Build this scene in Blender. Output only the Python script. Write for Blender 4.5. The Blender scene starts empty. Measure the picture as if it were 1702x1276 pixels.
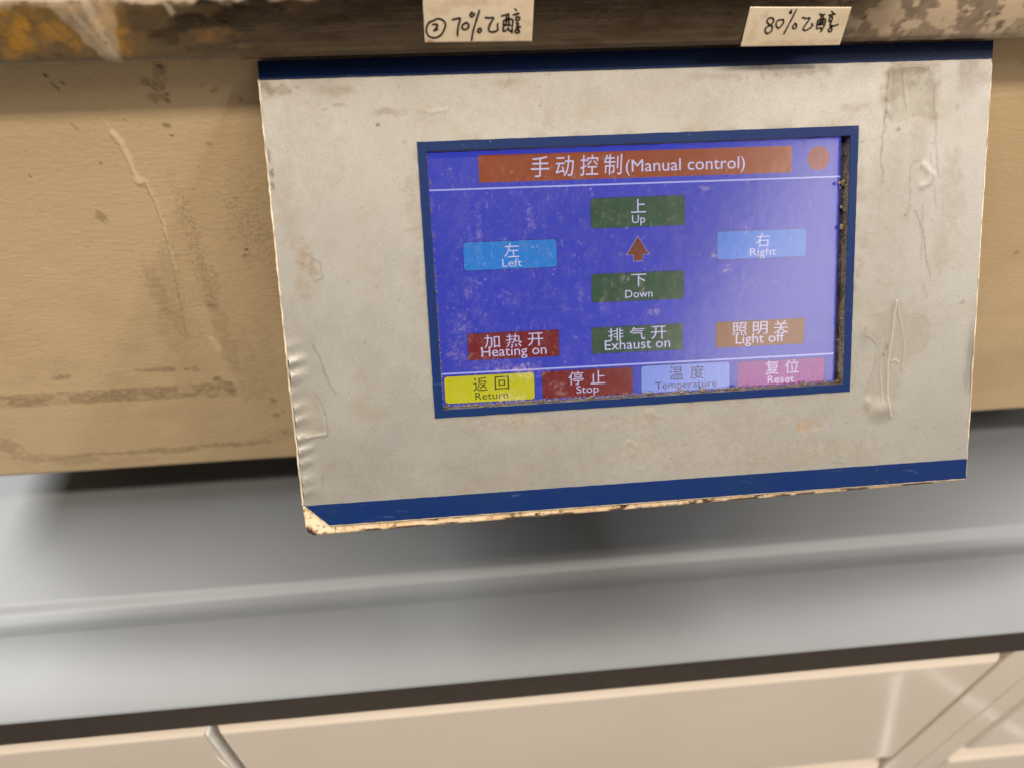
import bpy, math, random
import numpy as np

# ------------------------------------------------------------------ camera, world, light, exposure
S = bpy.context.scene
OFF = np.array([0.0, 0.0, 1.1794])          # bench top ends up 0.80 m above the floor
RA = math.radians


def xyz(x, y, z):
    return np.array([x, y, z]) + OFF


from mathutils import Matrix, Vector
cam_data = bpy.data.cameras.new('camera')
cam = bpy.data.objects.new('camera', cam_data)
S.collection.objects.link(cam)
RW = ((0.99516445, -0.06085986, 0.077096), (-0.09711589, -0.72716995, 0.67955307), (0.01470439, -0.6837543, -0.72956414))
cm = Matrix.Identity(4)
for r in range(3):
    cm[r][0] = RW[r][0]
    cm[r][1] = -RW[r][1]
    cm[r][2] = -RW[r][2]
    cm[r][3] = OFF[r]
cam.matrix_world = cm
cam_data.sensor_width = 36.0
cam_data.lens = 36.0 * 1290.0 / 1702.0
cam_data.clip_start = 0.01
cam_data.clip_end = 50.0
cam_data.dof.use_dof = True
cam_data.dof.focus_distance = 0.288
cam_data.dof.aperture_fstop = 7.5
S.camera = cam

world = bpy.data.worlds.new('World')
S.world = world
world.use_nodes = True
wb = world.node_tree.nodes['Background']
wb.inputs[0].default_value = (1.0, 0.86, 0.70, 1)
wb.inputs[1].default_value = 0.078


def area(name, loc, target, sx, sy, power, col):
    d = bpy.data.lights.new(name, 'AREA')
    d.shape = 'RECTANGLE'
    d.size = sx
    d.size_y = sy
    d.energy = power
    d.color = col
    o = bpy.data.objects.new(name, d)
    S.collection.objects.link(o)
    p = Vector(xyz(*loc))
    o.location = p
    dirv = Vector(xyz(*target)) - p
    o.rotation_euler = dirv.to_track_quat('-Z', 'Y').to_euler()
    return o


WARM = (1.0, 0.88, 0.73)
area('ceiling_lamp_main', (-0.15, -0.56, 1.50), (-0.15, -0.56, 0), 2.6, 0.18, 52, WARM)
area('ceiling_lamp_right', (1.95, -2.6, 1.50), (1.95, -2.6, 0), 1.4, 2.8, 26, WARM)
area('ceiling_lamp_left', (-1.35, 0.60, 1.50), (-1.35, 0.60, 0), 1.2, 1.8, 108, (1.0, 0.975, 0.94))
area('ceiling_lamp_near_right', (1.55, 0.70, 1.50), (1.55, 0.70, 0), 0.9, 1.5, 68, (1.0, 0.98, 0.96))


def streak_tube(name, x0, y0, x1, y1, power):  # thin tubes out of view, added to streak the drawer fronts with light
    o = area(name, ((x0 + x1) / 2, (y0 + y1) / 2, 1.5), ((x0 + x1) / 2, (y0 + y1) / 2, 0), 1, 1, power, (1.0, 0.95, 0.9))
    o.data.size = 0.006
    o.data.size_y = math.hypot(x1 - x0, y1 - y0)
    o.rotation_euler = (0, 0, math.atan2(y1 - y0, x1 - x0) - math.pi / 2)


streak_tube('drawer_streak_tube', 2.22, -1.20, 1.75, -0.42, 32)
streak_tube('drawer_streak_tube', 2.26, -1.22, 2.75, -0.60, 32)

S.view_settings.view_transform = 'Standard'
S.view_settings.look = 'None'
S.view_settings.exposure = 0.0
S.view_settings.gamma = 1.0
S.cycles.max_bounces = 8
S.cycles.transparent_max_bounces = 12
S.cycles.caustics_reflective = True

RNG = np.random.default_rng(7)
random.seed(7)


# ------------------------------------------------------------------ numeric helpers
def lin(c):
    c = np.asarray(c, float) / 255.0
    return tuple(np.where(c <= 0.04045, c / 12.92, ((c + 0.055) / 1.055) ** 2.4))


_tab = np.random.default_rng(3).random((256, 256))


def vnoise(x, y):
    xi = np.floor(x).astype(int)
    yi = np.floor(y).astype(int)
    fx = x - xi
    fy = y - yi
    fx = fx * fx * (3 - 2 * fx)
    fy = fy * fy * (3 - 2 * fy)
    a = _tab[xi & 255, yi & 255]
    b = _tab[(xi + 1) & 255, yi & 255]
    c = _tab[xi & 255, (yi + 1) & 255]
    d = _tab[(xi + 1) & 255, (yi + 1) & 255]
    return (a * (1 - fx) + b * fx) * (1 - fy) + (c * (1 - fx) + d * fx) * fy


def fbm(x, y, n=4):
    s = 0
    a = 0.5
    for k in range(n):
        s = s + a * vnoise(x * 2 ** k + 17.3 * k, y * 2 ** k + 5.1 * k)
        a *= 0.5
    return s / (1 - 0.5 ** n)


def sstep(a, b, x):
    t = np.clip((x - a) / (b - a), 0, 1)
    return t * t * (3 - 2 * t)


class Field:
    """marks laid down on a flat surface, in millimetres"""
    def __init__(s, U, V):
        s.U, s.V = U, V
        s.F = np.zeros_like(U)

    def blob(s, cx, cy, rx, ry, amt=1.0, rot=0, rough=0.5, scale=2.0, soft=0.25):
        R = max(rx, ry) * 2.2
        m = (abs(s.U - cx) < R) & (abs(s.V - cy) < R)
        if not m.any():
            return s
        u = s.U[m] - cx
        v = s.V[m] - cy
        c, n = math.cos(RA(rot)), math.sin(RA(rot))
        a = (u * c + v * n) / rx
        b = (-u * n + v * c) / ry
        d = np.sqrt(a * a + b * b) + (fbm(s.U[m] / scale + cx, s.V[m] / scale + cy) - 0.5) * 2 * rough
        s.F[m] = np.maximum(s.F[m], amt * (1 - sstep(1 - soft, 1 + soft, d)))
        return s

    def stroke(s, pts, w, amt=1.0, jitter=0.3, soft=0.4, fade=False):
        pts = np.array(pts, float)
        lo, hi = pts.min(0) - 3 * w - 1, pts.max(0) + 3 * w + 1
        m = (s.U > lo[0]) & (s.U < hi[0]) & (s.V > lo[1]) & (s.V < hi[1])
        if not m.any():
            return s
        u, v = s.U[m], s.V[m]
        u = u + (fbm(u / 3 + 9, v / 3) - 0.5) * jitter * 2
        v = v + (fbm(u / 3 + 40, v / 3 + 11) - 0.5) * jitter * 2
        best = np.full(u.shape, 1e9)
        wid = np.full(u.shape, w)
        ws = w if hasattr(w, '__len__') else [w] * len(pts)
        for i in range(len(pts) - 1):
            p, q = pts[i], pts[i + 1]
            d = q - p
            L = d.dot(d) + 1e-9
            t = np.clip(((u - p[0]) * d[0] + (v - p[1]) * d[1]) / L, 0, 1)
            dd = np.hypot(u - p[0] - t * d[0], v - p[1] - t * d[1])
            k = dd < best
            best = np.where(k, dd, best)
        s.F[m] = np.maximum(s.F[m], amt * (1 - sstep(w * (0.5 - soft / 2), w * (0.5 + soft / 2) + 0.05, best)))
        return s


# ------------------------------------------------------------------ mesh helpers
LOC = {}


def link(ob, parent, loc):
    S.collection.objects.link(ob)
    LOC[ob.name] = np.array(loc, float)
    if parent is not None:
        ob.parent = parent
        ob.location = Vector(np.array(loc) - LOC[parent.name])
    else:
        ob.location = Vector(loc)
    return ob


def thing(name, loc, label, cat, group=None):
    o = bpy.data.objects.new(name, None)
    o.empty_display_size = 0.02
    link(o, None, xyz(*loc))
    tag(o, label, cat, group)
    return o


def tag(o, label=None, cat=None, group=None, kind=None):
    if label:
        o['label'] = label
    if cat:
        o['category'] = cat
    if group:
        o['group'] = group
    if kind:
        o['kind'] = kind
    return o


def mesh(name, verts, faces, mat, parent=None, smooth=False, origin=None, attrs=None, bevel=None, auto=None):
    V = np.asarray(verts, float) + OFF
    if origin is None:
        o = (V.min(0) + V.max(0)) / 2
    else:
        o = np.array(origin) + OFF
    V = V - o
    me = bpy.data.meshes.new(name)
    if isinstance(faces, np.ndarray):
        nf, k = faces.shape
        me.vertices.add(len(V))
        me.vertices.foreach_set('co', V.astype(np.float32).ravel())
        me.loops.add(nf * k)
        me.loops.foreach_set('vertex_index', faces.astype(np.int32).ravel())
        me.polygons.add(nf)
        me.polygons.foreach_set('loop_start', np.arange(0, nf * k, k, dtype=np.int32))
        me.polygons.foreach_set('loop_total', np.full(nf, k, dtype=np.int32))
        me.update(calc_edges=True)
    else:
        me.from_pydata([tuple(v) for v in V], [], [tuple(f) for f in faces])
        me.update()
    if attrs:
        for an, av in attrs.items():
            a = me.attributes.new(an, 'FLOAT', 'POINT')
            a.data.foreach_set('value', np.asarray(av, np.float32).ravel())
    me.polygons.foreach_set('use_smooth', [smooth] * len(me.polygons))
    me.materials.append(mat)
    ob = bpy.data.objects.new(name, me)
    link(ob, parent, o)
    if bevel:
        b = ob.modifiers.new('bevel', 'BEVEL')
        b.width = bevel
        b.segments = 3
        b.limit_method = 'ANGLE'
        b.angle_limit = RA(40)
        me.polygons.foreach_set('use_smooth', [True] * len(me.polygons))
        w = ob.modifiers.new('normals', 'WEIGHTED_NORMAL')
        w.keep_sharp = True
    return ob


def grid_faces(nu, nv, keep=None):
    i = np.arange(nu - 1)[:, None] * nv + np.arange(nv - 1)[None, :]
    F = np.stack([i, i + nv, i + nv + 1, i + 1], -1)
    if keep is not None:
        return F[keep]
    return F.reshape(-1, 4)


def box(x0, x1, y0, y1, z0, z1):
    v = [(x, y, z) for x in (x0, x1) for y in (y0, y1) for z in (z0, z1)]
    f = [(0, 1, 3, 2), (4, 6, 7, 5), (0, 4, 5, 1), (2, 3, 7, 6), (0, 2, 6, 4), (1, 5, 7, 3)]
    return v, f


def sweep(profile, x0, x1, nx=1):
    """closed profile of (y, z), counter-clockwise seen from +x, swept along x"""
    xs = np.linspace(x0, x1, nx + 1)
    n = len(profile)
    v = [(x, p[0], p[1]) for x in xs for p in profile]
    f = []
    for k in range(nx):
        for i in range(n):
            j = (i + 1) % n
            f.append((k * n + i, k * n + j, (k + 1) * n + j, (k + 1) * n + i))
    f.append(tuple(range(n))[::-1])
    f.append(tuple(nx * n + i for i in range(n)))
    return v, f


# panel frame: P0 on the face of the control panel, u to the right, v up the slope, n out of the face (mm in, metres out)
P0 = np.array([0.07013107, 0.21482632, -0.18359666])
T = 0.6370861186
UD = np.array([0, math.sin(T), math.cos(T)])
NN = np.array([0, -math.cos(T), math.sin(T)])


def pt(u, v, n=0.0):
    u, v, n = np.broadcast_arrays(np.asarray(u, float), np.asarray(v, float), np.asarray(n, float))
    P = np.zeros(u.shape + (3,))
    P[..., 0] = u / 1000
    P += (P0 * np.array([0, 1, 1])) + (v / 1000)[..., None] * UD + (n / 1000)[..., None] * NN
    return P


# ------------------------------------------------------------------ material helpers
class NT:
    def __init__(s, name):
        s.m = bpy.data.materials.new(name)
        s.m.use_nodes = True
        s.t = s.m.node_tree
        s.t.nodes.clear()
        s.out = s.t.nodes.new('ShaderNodeOutputMaterial')

    def n(s, kind, **kw):
        nd = s.t.nodes.new('ShaderNode' + kind)
        for k, v in kw.items():
            if hasattr(nd, k):
                setattr(nd, k, v)
            else:
                s.set(nd.inputs[k.replace('_', ' ')], v)
        return nd

    def set(s, inp, v):
        if isinstance(v, bpy.types.NodeSocket):
            s.t.links.new(v, inp)
        elif isinstance(v, (tuple, list)) and len(v) == 3 and inp.type == 'RGBA':
            inp.default_value = (*v, 1)
        else:
            inp.default_value = v

    def coord(s, scale=(1, 1, 1), which='Object', rot=(0, 0, 0)):
        c = s.n('TexCoord')
        mp = s.n('Mapping')
        s.t.links.new(c.outputs[which], mp.inputs[0])
        mp.inputs['Scale'].default_value = scale
        mp.inputs['Rotation'].default_value = rot
        return mp.outputs[0]

    def noise(s, scale, detail=3, rough=0.5, vec=None, out=0, dist=0.0):
        nd = s.n('TexNoise')
        nd.inputs['Scale'].default_value = scale
        nd.inputs['Detail'].default_value = detail
        nd.inputs['Roughness'].default_value = rough
        nd.inputs['Distortion'].default_value = dist
        s.t.links.new(vec if vec is not None else s.coord(), nd.inputs['Vector'])
        return nd.outputs[out]

    def voro(s, scale, vec=None, feature='F1', out=0):
        nd = s.n('TexVoronoi')
        nd.feature = feature
        nd.inputs['Scale'].default_value = scale
        s.t.links.new(vec if vec is not None else s.coord(), nd.inputs['Vector'])
        return nd.outputs[out]

    def ramp(s, fac, a, b, lo=0.0, hi=1.0, smooth=True):
        nd = s.n('MapRange')
        if smooth:
            nd.interpolation_type = 'SMOOTHSTEP'
        s.set(nd.inputs[0], fac)
        nd.inputs[1].default_value = a
        nd.inputs[2].default_value = b
        nd.inputs[3].default_value = lo
        nd.inputs[4].default_value = hi
        return nd.outputs[0]

    def math(s, op, a, b=0.0):
        nd = s.n('Math')
        nd.operation = op
        s.set(nd.inputs[0], a)
        s.set(nd.inputs[1], b)
        return nd.outputs[0]

    def mix(s, fac, a, b, blend='MIX'):
        nd = s.n('Mix')
        nd.data_type = 'RGBA'
        nd.blend_type = blend
        s.set(nd.inputs[0], fac)
        s.set(nd.inputs[6], a)
        s.set(nd.inputs[7], b)
        return nd.outputs[2]

    def attr(s, name):
        nd = s.n('Attribute')
        nd.attribute_name = name
        return nd.outputs['Fac']

    def bump(s, h, strength, dist, normal=None):
        nd = s.n('Bump')
        nd.inputs['Strength'].default_value = strength
        nd.inputs['Distance'].default_value = dist
        s.set(nd.inputs['Height'], h)
        if normal is not None:
            s.set(nd.inputs['Normal'], normal)
        return nd.outputs[0]

    def pbr(s, col, rough=0.5, metal=0.0, normal=None, spec=None, **kw):
        p = s.n('BsdfPrincipled')
        s.set(p.inputs['Base Color'], col)
        s.set(p.inputs['Roughness'], rough)
        s.set(p.inputs['Metallic'], metal)
        if normal is not None:
            s.set(p.inputs['Normal'], normal)
        if spec is not None:
            s.set(p.inputs['Specular IOR Level'], spec)
        for k, v in kw.items():
            s.set(p.inputs[k.replace('_', ' ')], v)
        return p.outputs[0]

    def done(s, shader):
        s.t.links.new(shader, s.out.inputs[0])
        return s.m


# --- beige textured paint of the machine body
def mat_body():
    n = NT('beige_textured_paint')
    base = n.mix(n.ramp(n.noise(9, 3), 0.35, 0.7), (0.575, 0.425, 0.248), (0.540, 0.395, 0.226))
    fine = n.noise(900, 2, vec=n.coord((1, 1, 1.6)))
    base = n.mix(n.ramp(fine, 0.3, 0.8, 0, 0.16), base, (0.38, 0.26, 0.13))
    # scattered tiny specks
    sp = n.ramp(n.voro(260), 0.05, 0.11, 1, 0)
    gate = n.ramp(n.noise(45, 2), 0.54, 0.62)
    base = n.mix(n.math('MULTIPLY', n.math('MULTIPLY', sp, gate), 0.45), base, (0.13, 0.08, 0.035))
    # film of dirt, mottled inside
    film = n.math('MULTIPLY', n.attr('film'), n.ramp(n.noise(420, 4, 0.7), 0.30, 0.60, 0.35, 1.0))
    base = n.mix(film, base, (0.250, 0.170, 0.092))
    # pebbled patches: dark rims round pale cells
    cell = n.ramp(n.voro(560, vec=n.coord((1, 1, 0.75), rot=(0, 0.3, 0)), feature='DISTANCE_TO_EDGE'), 0.06, 0.20, 0, 1)
    base = n.mix(n.math('MULTIPLY', n.attr('pebble'), n.math('MULTIPLY', cell, 0.36)), base, (0.27, 0.185, 0.105))
    base = n.mix(n.math('MULTIPLY', n.attr('dark'), 0.8), base, (0.105, 0.072, 0.035))
    base = n.mix(n.math('MULTIPLY', n.attr('glue'), 0.75), base, (0.70, 0.56, 0.37))
    h1 = n.noise(420, 3, 0.55, vec=n.coord((0.6, 1, 1.4)))
    nb = n.bump(h1, 0.30, 0.0007)
    h2 = n.noise(60, 2)
    nb = n.bump(h2, 0.12, 0.002, nb)
    ro = n.ramp(n.attr('film'), 0, 1, 0.42, 0.55)
    return n.done(n.pbr(base, ro, 0, nb, 0.35))


# --- satin aluminium sheet with grime
def mat_plate():
    n = NT('satin_aluminium_grimy')
    base = n.mix(n.ramp(n.noise(18, 4), 0.3, 0.7), (0.345, 0.328, 0.300), (0.308, 0.292, 0.267))
    grain = n.noise(1900, 3, 0.8, vec=n.coord((0.7, 1.2, 1.2)))
    base = n.mix(n.ramp(grain, 0.38, 0.68, 0, 0.50), base, (0.23, 0.21, 0.175))
    blot = n.ramp(n.noise(75, 6, 0.72), 0.50, 0.74, 0, 0.44)
    base = n.mix(blot, base, (0.275, 0.235, 0.170))
    sp = n.ramp(n.voro(300), 0.04, 0.09, 1, 0)
    gate = n.ramp(n.noise(60, 2), 0.56, 0.66)
    base = n.mix(n.math('MULTIPLY', n.math('MULTIPLY', sp, gate), 0.5), base, (0.14, 0.11, 0.07))
    film = n.math('MULTIPLY', n.attr('film'), n.ramp(n.noise(350, 4, 0.7), 0.28, 0.62, 0.25, 1.0))
    base = n.mix(film, base, (0.19, 0.145, 0.095))
    base = n.mix(n.math('MULTIPLY', n.attr('dark'), 0.75), base, (0.10, 0.080, 0.055))
    base = n.mix(n.math('MULTIPLY', n.attr('rust'), 0.7), base, (0.33, 0.165, 0.045))
    met = n.ramp(n.attr('film'), 0, 1, 0.55, 0.05)
    nb = n.bump(grain, 0.12, 0.00025)
    nb = n.bump(n.noise(25, 3), 0.10, 0.0010, nb)
    ro = n.ramp(n.noise(70, 4, 0.6), 0.3, 0.8, 0.46, 0.58)
    return n.done(n.pbr(base, ro, met, nb, 0.4))


def mat_blue():
    n = NT('printed_blue_film')
    base = n.mix(n.ramp(n.noise(40, 4), 0.3, 0.75), (0.002, 0.014, 0.082), (0.003, 0.018, 0.070))
    scr = n.ramp(n.noise(260, 3, 0.7, vec=n.coord((0.35, 1, 1.8), rot=(0, 0.5, 0))), 0.62, 0.76, 0, 0.45)
    base = n.mix(scr, base, (0.07, 0.10, 0.17))
    sp = n.ramp(n.voro(420), 0.04, 0.08, 1, 0)
    gate = n.ramp(n.noise(90, 2), 0.58, 0.68)
    base = n.mix(n.math('MULTIPLY', sp, gate), base, (0.35, 0.33, 0.30))
    nb = n.bump(n.noise(900, 2), 0.12, 0.0002)
    return n.done(n.pbr(base, 0.5, 0, nb, 0.18))


def mat_rusty_cream():
    n = NT('chipped_cream_enamel_over_rust')
    base = n.mix(n.ramp(n.noise(60, 3), 0.35, 0.7), (0.68, 0.53, 0.36), (0.55, 0.38, 0.21))
    sp = n.ramp(n.noise(420, 5, 0.75), 0.52, 0.62)
    base = n.mix(n.math('MULTIPLY', sp, 0.75), base, (0.28, 0.15, 0.05))
    chips = n.math('MULTIPLY', n.ramp(n.noise(120, 5, 0.7, vec=n.coord((0.5, 1, 1.4))), 0.54, 0.60), 1.0)
    base = n.mix(chips, base, (0.055, 0.022, 0.010))
    base = n.mix(n.attr('rust'), base, (0.045, 0.017, 0.008))
    nb = n.bump(n.noise(500, 4, 0.7), 0.6, 0.0006)
    return n.done(n.pbr(base, 0.45, 0, nb, 0.45))


def mat_steel():
    n = NT('stained_steel_painted_sheen')
    br = n.noise(240, 4, 0.6, vec=n.coord((0.05, 1, 2.6)))
    base = n.mix(br, (0.10, 0.073, 0.048), (0.19, 0.145, 0.10))
    base = n.mix(n.ramp(n.noise(50, 4), 0.45, 0.7, 0, 0.55), base, (0.09, 0.06, 0.032))
    film = n.math('MULTIPLY', n.attr('film'), n.ramp(n.noise(300, 4, 0.7), 0.2, 0.6, 0.55, 1.0))
    brown = n.mix(n.ramp(n.noise(120, 4, 0.6), 0.46, 0.72), (0.125, 0.068, 0.014), (0.36, 0.165, 0.010))
    base = n.mix(film, base, brown)
    base = n.mix(n.math('MULTIPLY', n.attr('pale'), 0.9), base, (0.50, 0.375, 0.26))  # painted reflection at the right end and highlight along the top
    base = n.mix(n.math('MULTIPLY', n.attr('lime'), 0.75), base, (0.46, 0.36, 0.25))
    base = n.mix(n.math('MULTIPLY', n.attr('dark'), 0.85), base, (0.07, 0.045, 0.022))
    any_ = n.math('MAXIMUM', n.attr('film'), n.math('MAXIMUM', n.attr('pale'), n.attr('lime')))
    met = n.ramp(any_, 0, 1, 0.95, 0.0)
    nb = n.bump(br, 0.25, 0.0003)
    nb = n.bump(n.noise(150, 4, 0.6), 0.35, 0.0008, nb)
    return n.done(n.pbr(base, n.ramp(any_, 0, 1, 0.24, 0.34), met, nb, 0.5))


def mat_bench():
    n = NT('grey_phenolic_worktop')
    base = n.mix(n.ramp(n.noise(14, 3), 0.3, 0.7), (0.122, 0.132, 0.143), (0.110, 0.119, 0.129))
    base = n.mix(n.ramp(n.noise(1400, 2), 0.35, 0.75, 0, 0.25), base, (0.085, 0.085, 0.083))
    sm = n.ramp(n.noise(70, 4, 0.6), 0.60, 0.75, 0, 0.22)
    base = n.mix(sm, base, (0.12, 0.12, 0.12))
    sp = n.ramp(n.voro(70), 0.02, 0.035, 1, 0)
    gate = n.ramp(n.noise(22, 2), 0.58, 0.64)
    base = n.mix(n.math('MULTIPLY', n.math('MULTIPLY', sp, gate), 0.5), base, (0.08, 0.08, 0.08))
    nb = n.bump(n.noise(1000, 2), 0.22, 0.00025)
    return n.done(n.pbr(base, 0.53, 0, nb, 0.8))


def plain(name, col, rough=0.5, metal=0.0, spec=0.5, var=0.12, scale=60, bump=0.15, **kw):
    n = NT(name)
    dk = tuple(c * (1 - var) for c in col)
    base = n.mix(n.ramp(n.noise(scale, 4), 0.3, 0.7), col, dk)
    nb = n.bump(n.noise(scale * 8, 3), bump, 0.0004)
    return n.done(n.pbr(base, rough, metal, nb, spec, **kw))


def mat_screen(name, rgb, strength=1.0, grid=0.10):
    """lit LCD area: even colour with the fine mottling of the liquid crystal layer"""
    n = NT(name)
    c = lin(rgb)
    mott = n.ramp(n.noise(1700, 2, 0.6), 0.25, 0.75, 1 - grid, 1 + grid)
    big = n.ramp(n.noise(22, 2), 0.3, 0.7, 0.95, 1.05)
    e = n.n('Emission')
    col = n.n('VectorMath')
    col.operation = 'SCALE'
    col.inputs[0].default_value = c
    n.t.links.new(n.math('MULTIPLY', mott, big), col.inputs['Scale'])
    n.t.links.new(col.outputs[0], e.inputs[0])
    e.inputs[1].default_value = strength
    return n.done(e.outputs[0])


def mat_touch_film():
    n = NT('scratched_dirty_touch_film')
    tr = n.n('BsdfTransparent')
    tr.inputs[0].default_value = (0.97, 0.97, 0.97, 1)
    gl = n.n('BsdfGlossy')
    gl.inputs['Roughness'].default_value = 0.20
    gl.inputs[0].default_value = (1, 1, 1, 1)
    fr = n.n('Fresnel')
    fr.inputs[0].default_value = 1.55
    nb = n.bump(n.noise(300, 3), 0.10, 0.0003)
    n.t.links.new(nb, gl.inputs['Normal'])
    m1 = n.n('MixShader')
    n.t.links.new(n.math('MULTIPLY', fr.outputs[0], 3.4), m1.inputs[0])
    n.t.links.new(tr.outputs[0], m1.inputs[1])
    n.t.links.new(gl.outputs[0], m1.inputs[2])
    # dirt
    df = n.n('BsdfDiffuse')
    dcol = n.mix(n.ramp(n.noise(200, 3), 0.4, 0.6), (0.46, 0.37, 0.40), (0.33, 0.23, 0.21))
    n.t.links.new(dcol, df.inputs[0])
    haze = n.ramp(n.noise(260, 6, 0.85), 0.44, 0.76, 0.0, 0.07)
    scr = n.ramp(n.noise(420, 3, 0.6, vec=n.coord((1.8, 1, 0.25), rot=(0.3, 0.45, 0))), 0.60, 0.76, 0, 0.15)
    sp = n.ramp(n.voro(300), 0.03, 0.10, 1, 0)
    g1 = n.ramp(n.noise(90, 3), 0.50, 0.62)
    speck = n.math('MULTIPLY', n.math('MULTIPLY', sp, g1), 0.45)
    bl = n.math('MULTIPLY', n.attr('film'), n.ramp(n.noise(650, 5, 0.8), 0.44, 0.64, 0.04, 0.50))
    tot = n.math('MAXIMUM', n.math('ADD', haze, scr), n.math('MAXIMUM', speck, bl))
    m2 = n.n('MixShader')
    n.t.links.new(tot, m2.inputs[0])
    n.t.links.new(m1.outputs[0], m2.inputs[1])
    n.t.links.new(df.outputs[0], m2.inputs[2])
    return n.done(m2.outputs[0])


def mat_tape():
    n = NT('old_clear_tape')
    tr = n.n('BsdfTransparent')
    tr.inputs[0].default_value = (0.975, 0.97, 0.955, 1)
    nb = n.bump(n.noise(120, 3), 0.3, 0.0008)
    p = n.n('BsdfPrincipled')
    p.inputs['Base Color'].default_value = (0.52, 0.50, 0.45, 1)
    p.inputs['Roughness'].default_value = 0.14
    n.t.links.new(nb, p.inputs['Normal'])
    m = n.n('MixShader')
    n.t.links.new(n.math('ADD', n.ramp(n.noise(90, 3), 0.3, 0.7, 0.02, 0.07), n.math('MULTIPLY', n.attr('fold'), 0.28)), m.inputs[0])
    n.t.links.new(tr.outputs[0], m.inputs[1])
    n.t.links.new(p.outputs[0], m.inputs[2])
    return n.done(m.outputs[0])


def mat_paper():
    n = NT('laminated_paper_label')
    base = n.mix(n.ramp(n.noise(60, 4), 0.35, 0.7), (0.66, 0.55, 0.41), (0.60, 0.48, 0.34))
    st = n.math('MULTIPLY', n.attr('film'), n.ramp(n.noise(260, 4), 0.3, 0.6, 0.3, 1))
    base = n.mix(st, base, (0.34, 0.21, 0.10))
    return n.done(n.pbr(base, 0.32, 0, n.bump(n.noise(80, 3), 0.2, 0.0008), 0.5))


def mat_lacquer():
    n = NT('beige_lacquered_steel_front')
    base = n.mix(n.ramp(n.noise(8, 3), 0.3, 0.7), (0.72, 0.63, 0.535), (0.69, 0.60, 0.505))
    nb = n.bump(n.noise(140, 3, 0.6), 0.06, 0.0006)
    return n.done(n.pbr(base, 0.05, 0, nb, 1.0))


M_body, M_plate, M_blue, M_rusty, M_steel = mat_body(), mat_plate(), mat_blue(), mat_rusty_cream(), mat_steel()
M_bench, M_film, M_tape, M_paper, M_lacq = mat_bench(), mat_touch_film(), mat_tape(), mat_paper(), mat_lacquer()
M_dark = plain('black_plastic', (0.018, 0.017, 0.016), 0.5)
M_wall = plain('dark_recess_metal', (0.110, 0.092, 0.066), 0.5, var=0.7, scale=200)
M_edge = plain('dark_phenolic_edge', (0.030, 0.020, 0.013), 0.55, var=0.2, spec=0.2)
M_edge_highlight = plain('pale_grey_edge_highlight', (0.78, 0.77, 0.75), 0.35)  # highlight colour for the left drawer's rounded edge
M_ink = plain('black_marker_ink', (0.012, 0.010, 0.009), 0.4)
M_grime = plain('crusted_grime', (0.20, 0.145, 0.085), 0.7, var=0.75, scale=900, bump=0.5)
M_floor = plain('grey_vinyl_floor', (0.30, 0.28, 0.25), 0.02, var=0.15, scale=6, bump=0.0, spec=1.0)

# ------------------------------------------------------------------ setting: the floor under the bench
fv, ff = box(-3.0, 3.0, -3.5, 2.0, -1.25, -1.1794)
tag(mesh('floor', fv, ff, M_floor), 'grey vinyl floor under the laboratory bench', kind='structure')

# ------------------------------------------------------------------ the bench
YF, ZT = 0.1553, -0.3794
bench = thing('lab_bench', (0.10, 0.45, -1.1794), 'grey laboratory bench with dark front edge and beige drawers under the machine', 'bench')
# worktop: back sheet, shallow drip groove, front strip
prof = [(0.90, ZT), (0.2190, ZT)]
for k in range(1, 9):      # rounded lip into the groove
    a = k / 8
    prof.append((0.2190 - 0.0075 * a, ZT - 0.0026 * (a * a * (3 - 2 * a))))
prof.append((0.2085, ZT - 0.00265))
for k in range(1, 9):
    a = k / 8
    prof.append((0.2085 - 0.0095 * a, ZT - 0.00265 * (1 - a * a * (1.6 - 0.6 * a))))
prof += [(YF + 0.0010, ZT), (YF, ZT - 0.0010)]
top_p = prof
n_ = len(top_p)
xs = np.linspace(-1.0, 1.4, 60)
U_, I_ = np.meshgrid(xs, np.arange(n_), indexing='ij')
Pp = np.array(top_p)
V_ = np.stack([U_, Pp[I_, 0], Pp[I_, 1]], -1).reshape(-1, 3)
Fg = grid_faces(60, n_)[:, ::-1]
mesh('worktop', V_, Fg, M_bench, bench, smooth=True)
ev, ef = box(-1.0, 1.4, YF, YF + 0.030, ZT - 0.0262, ZT - 0.0012)
mesh('worktop_edge', ev, [f for k, f in enumerate(ef)], M_edge, bench, bevel=0.0008)
gv0, gf0 = box(-0.998, 1.398, YF + 0.0302, 0.898, ZT - 0.0262, ZT - 0.0050)
mesh('worktop_core', gv0, gf0, M_edge, bench)
cv, cf = box(-0.98, 1.38, YF + 0.020, 0.88, -1.11, ZT - 0.0264)
mesh('cabinet_body', cv, cf, M_wall, bench)
kv, kf = box(-0.96, 1.36, YF + 0.06, 0.86, -1.1790, -1.1102)
mesh('plinth', kv, kf, M_dark, bench)


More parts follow.
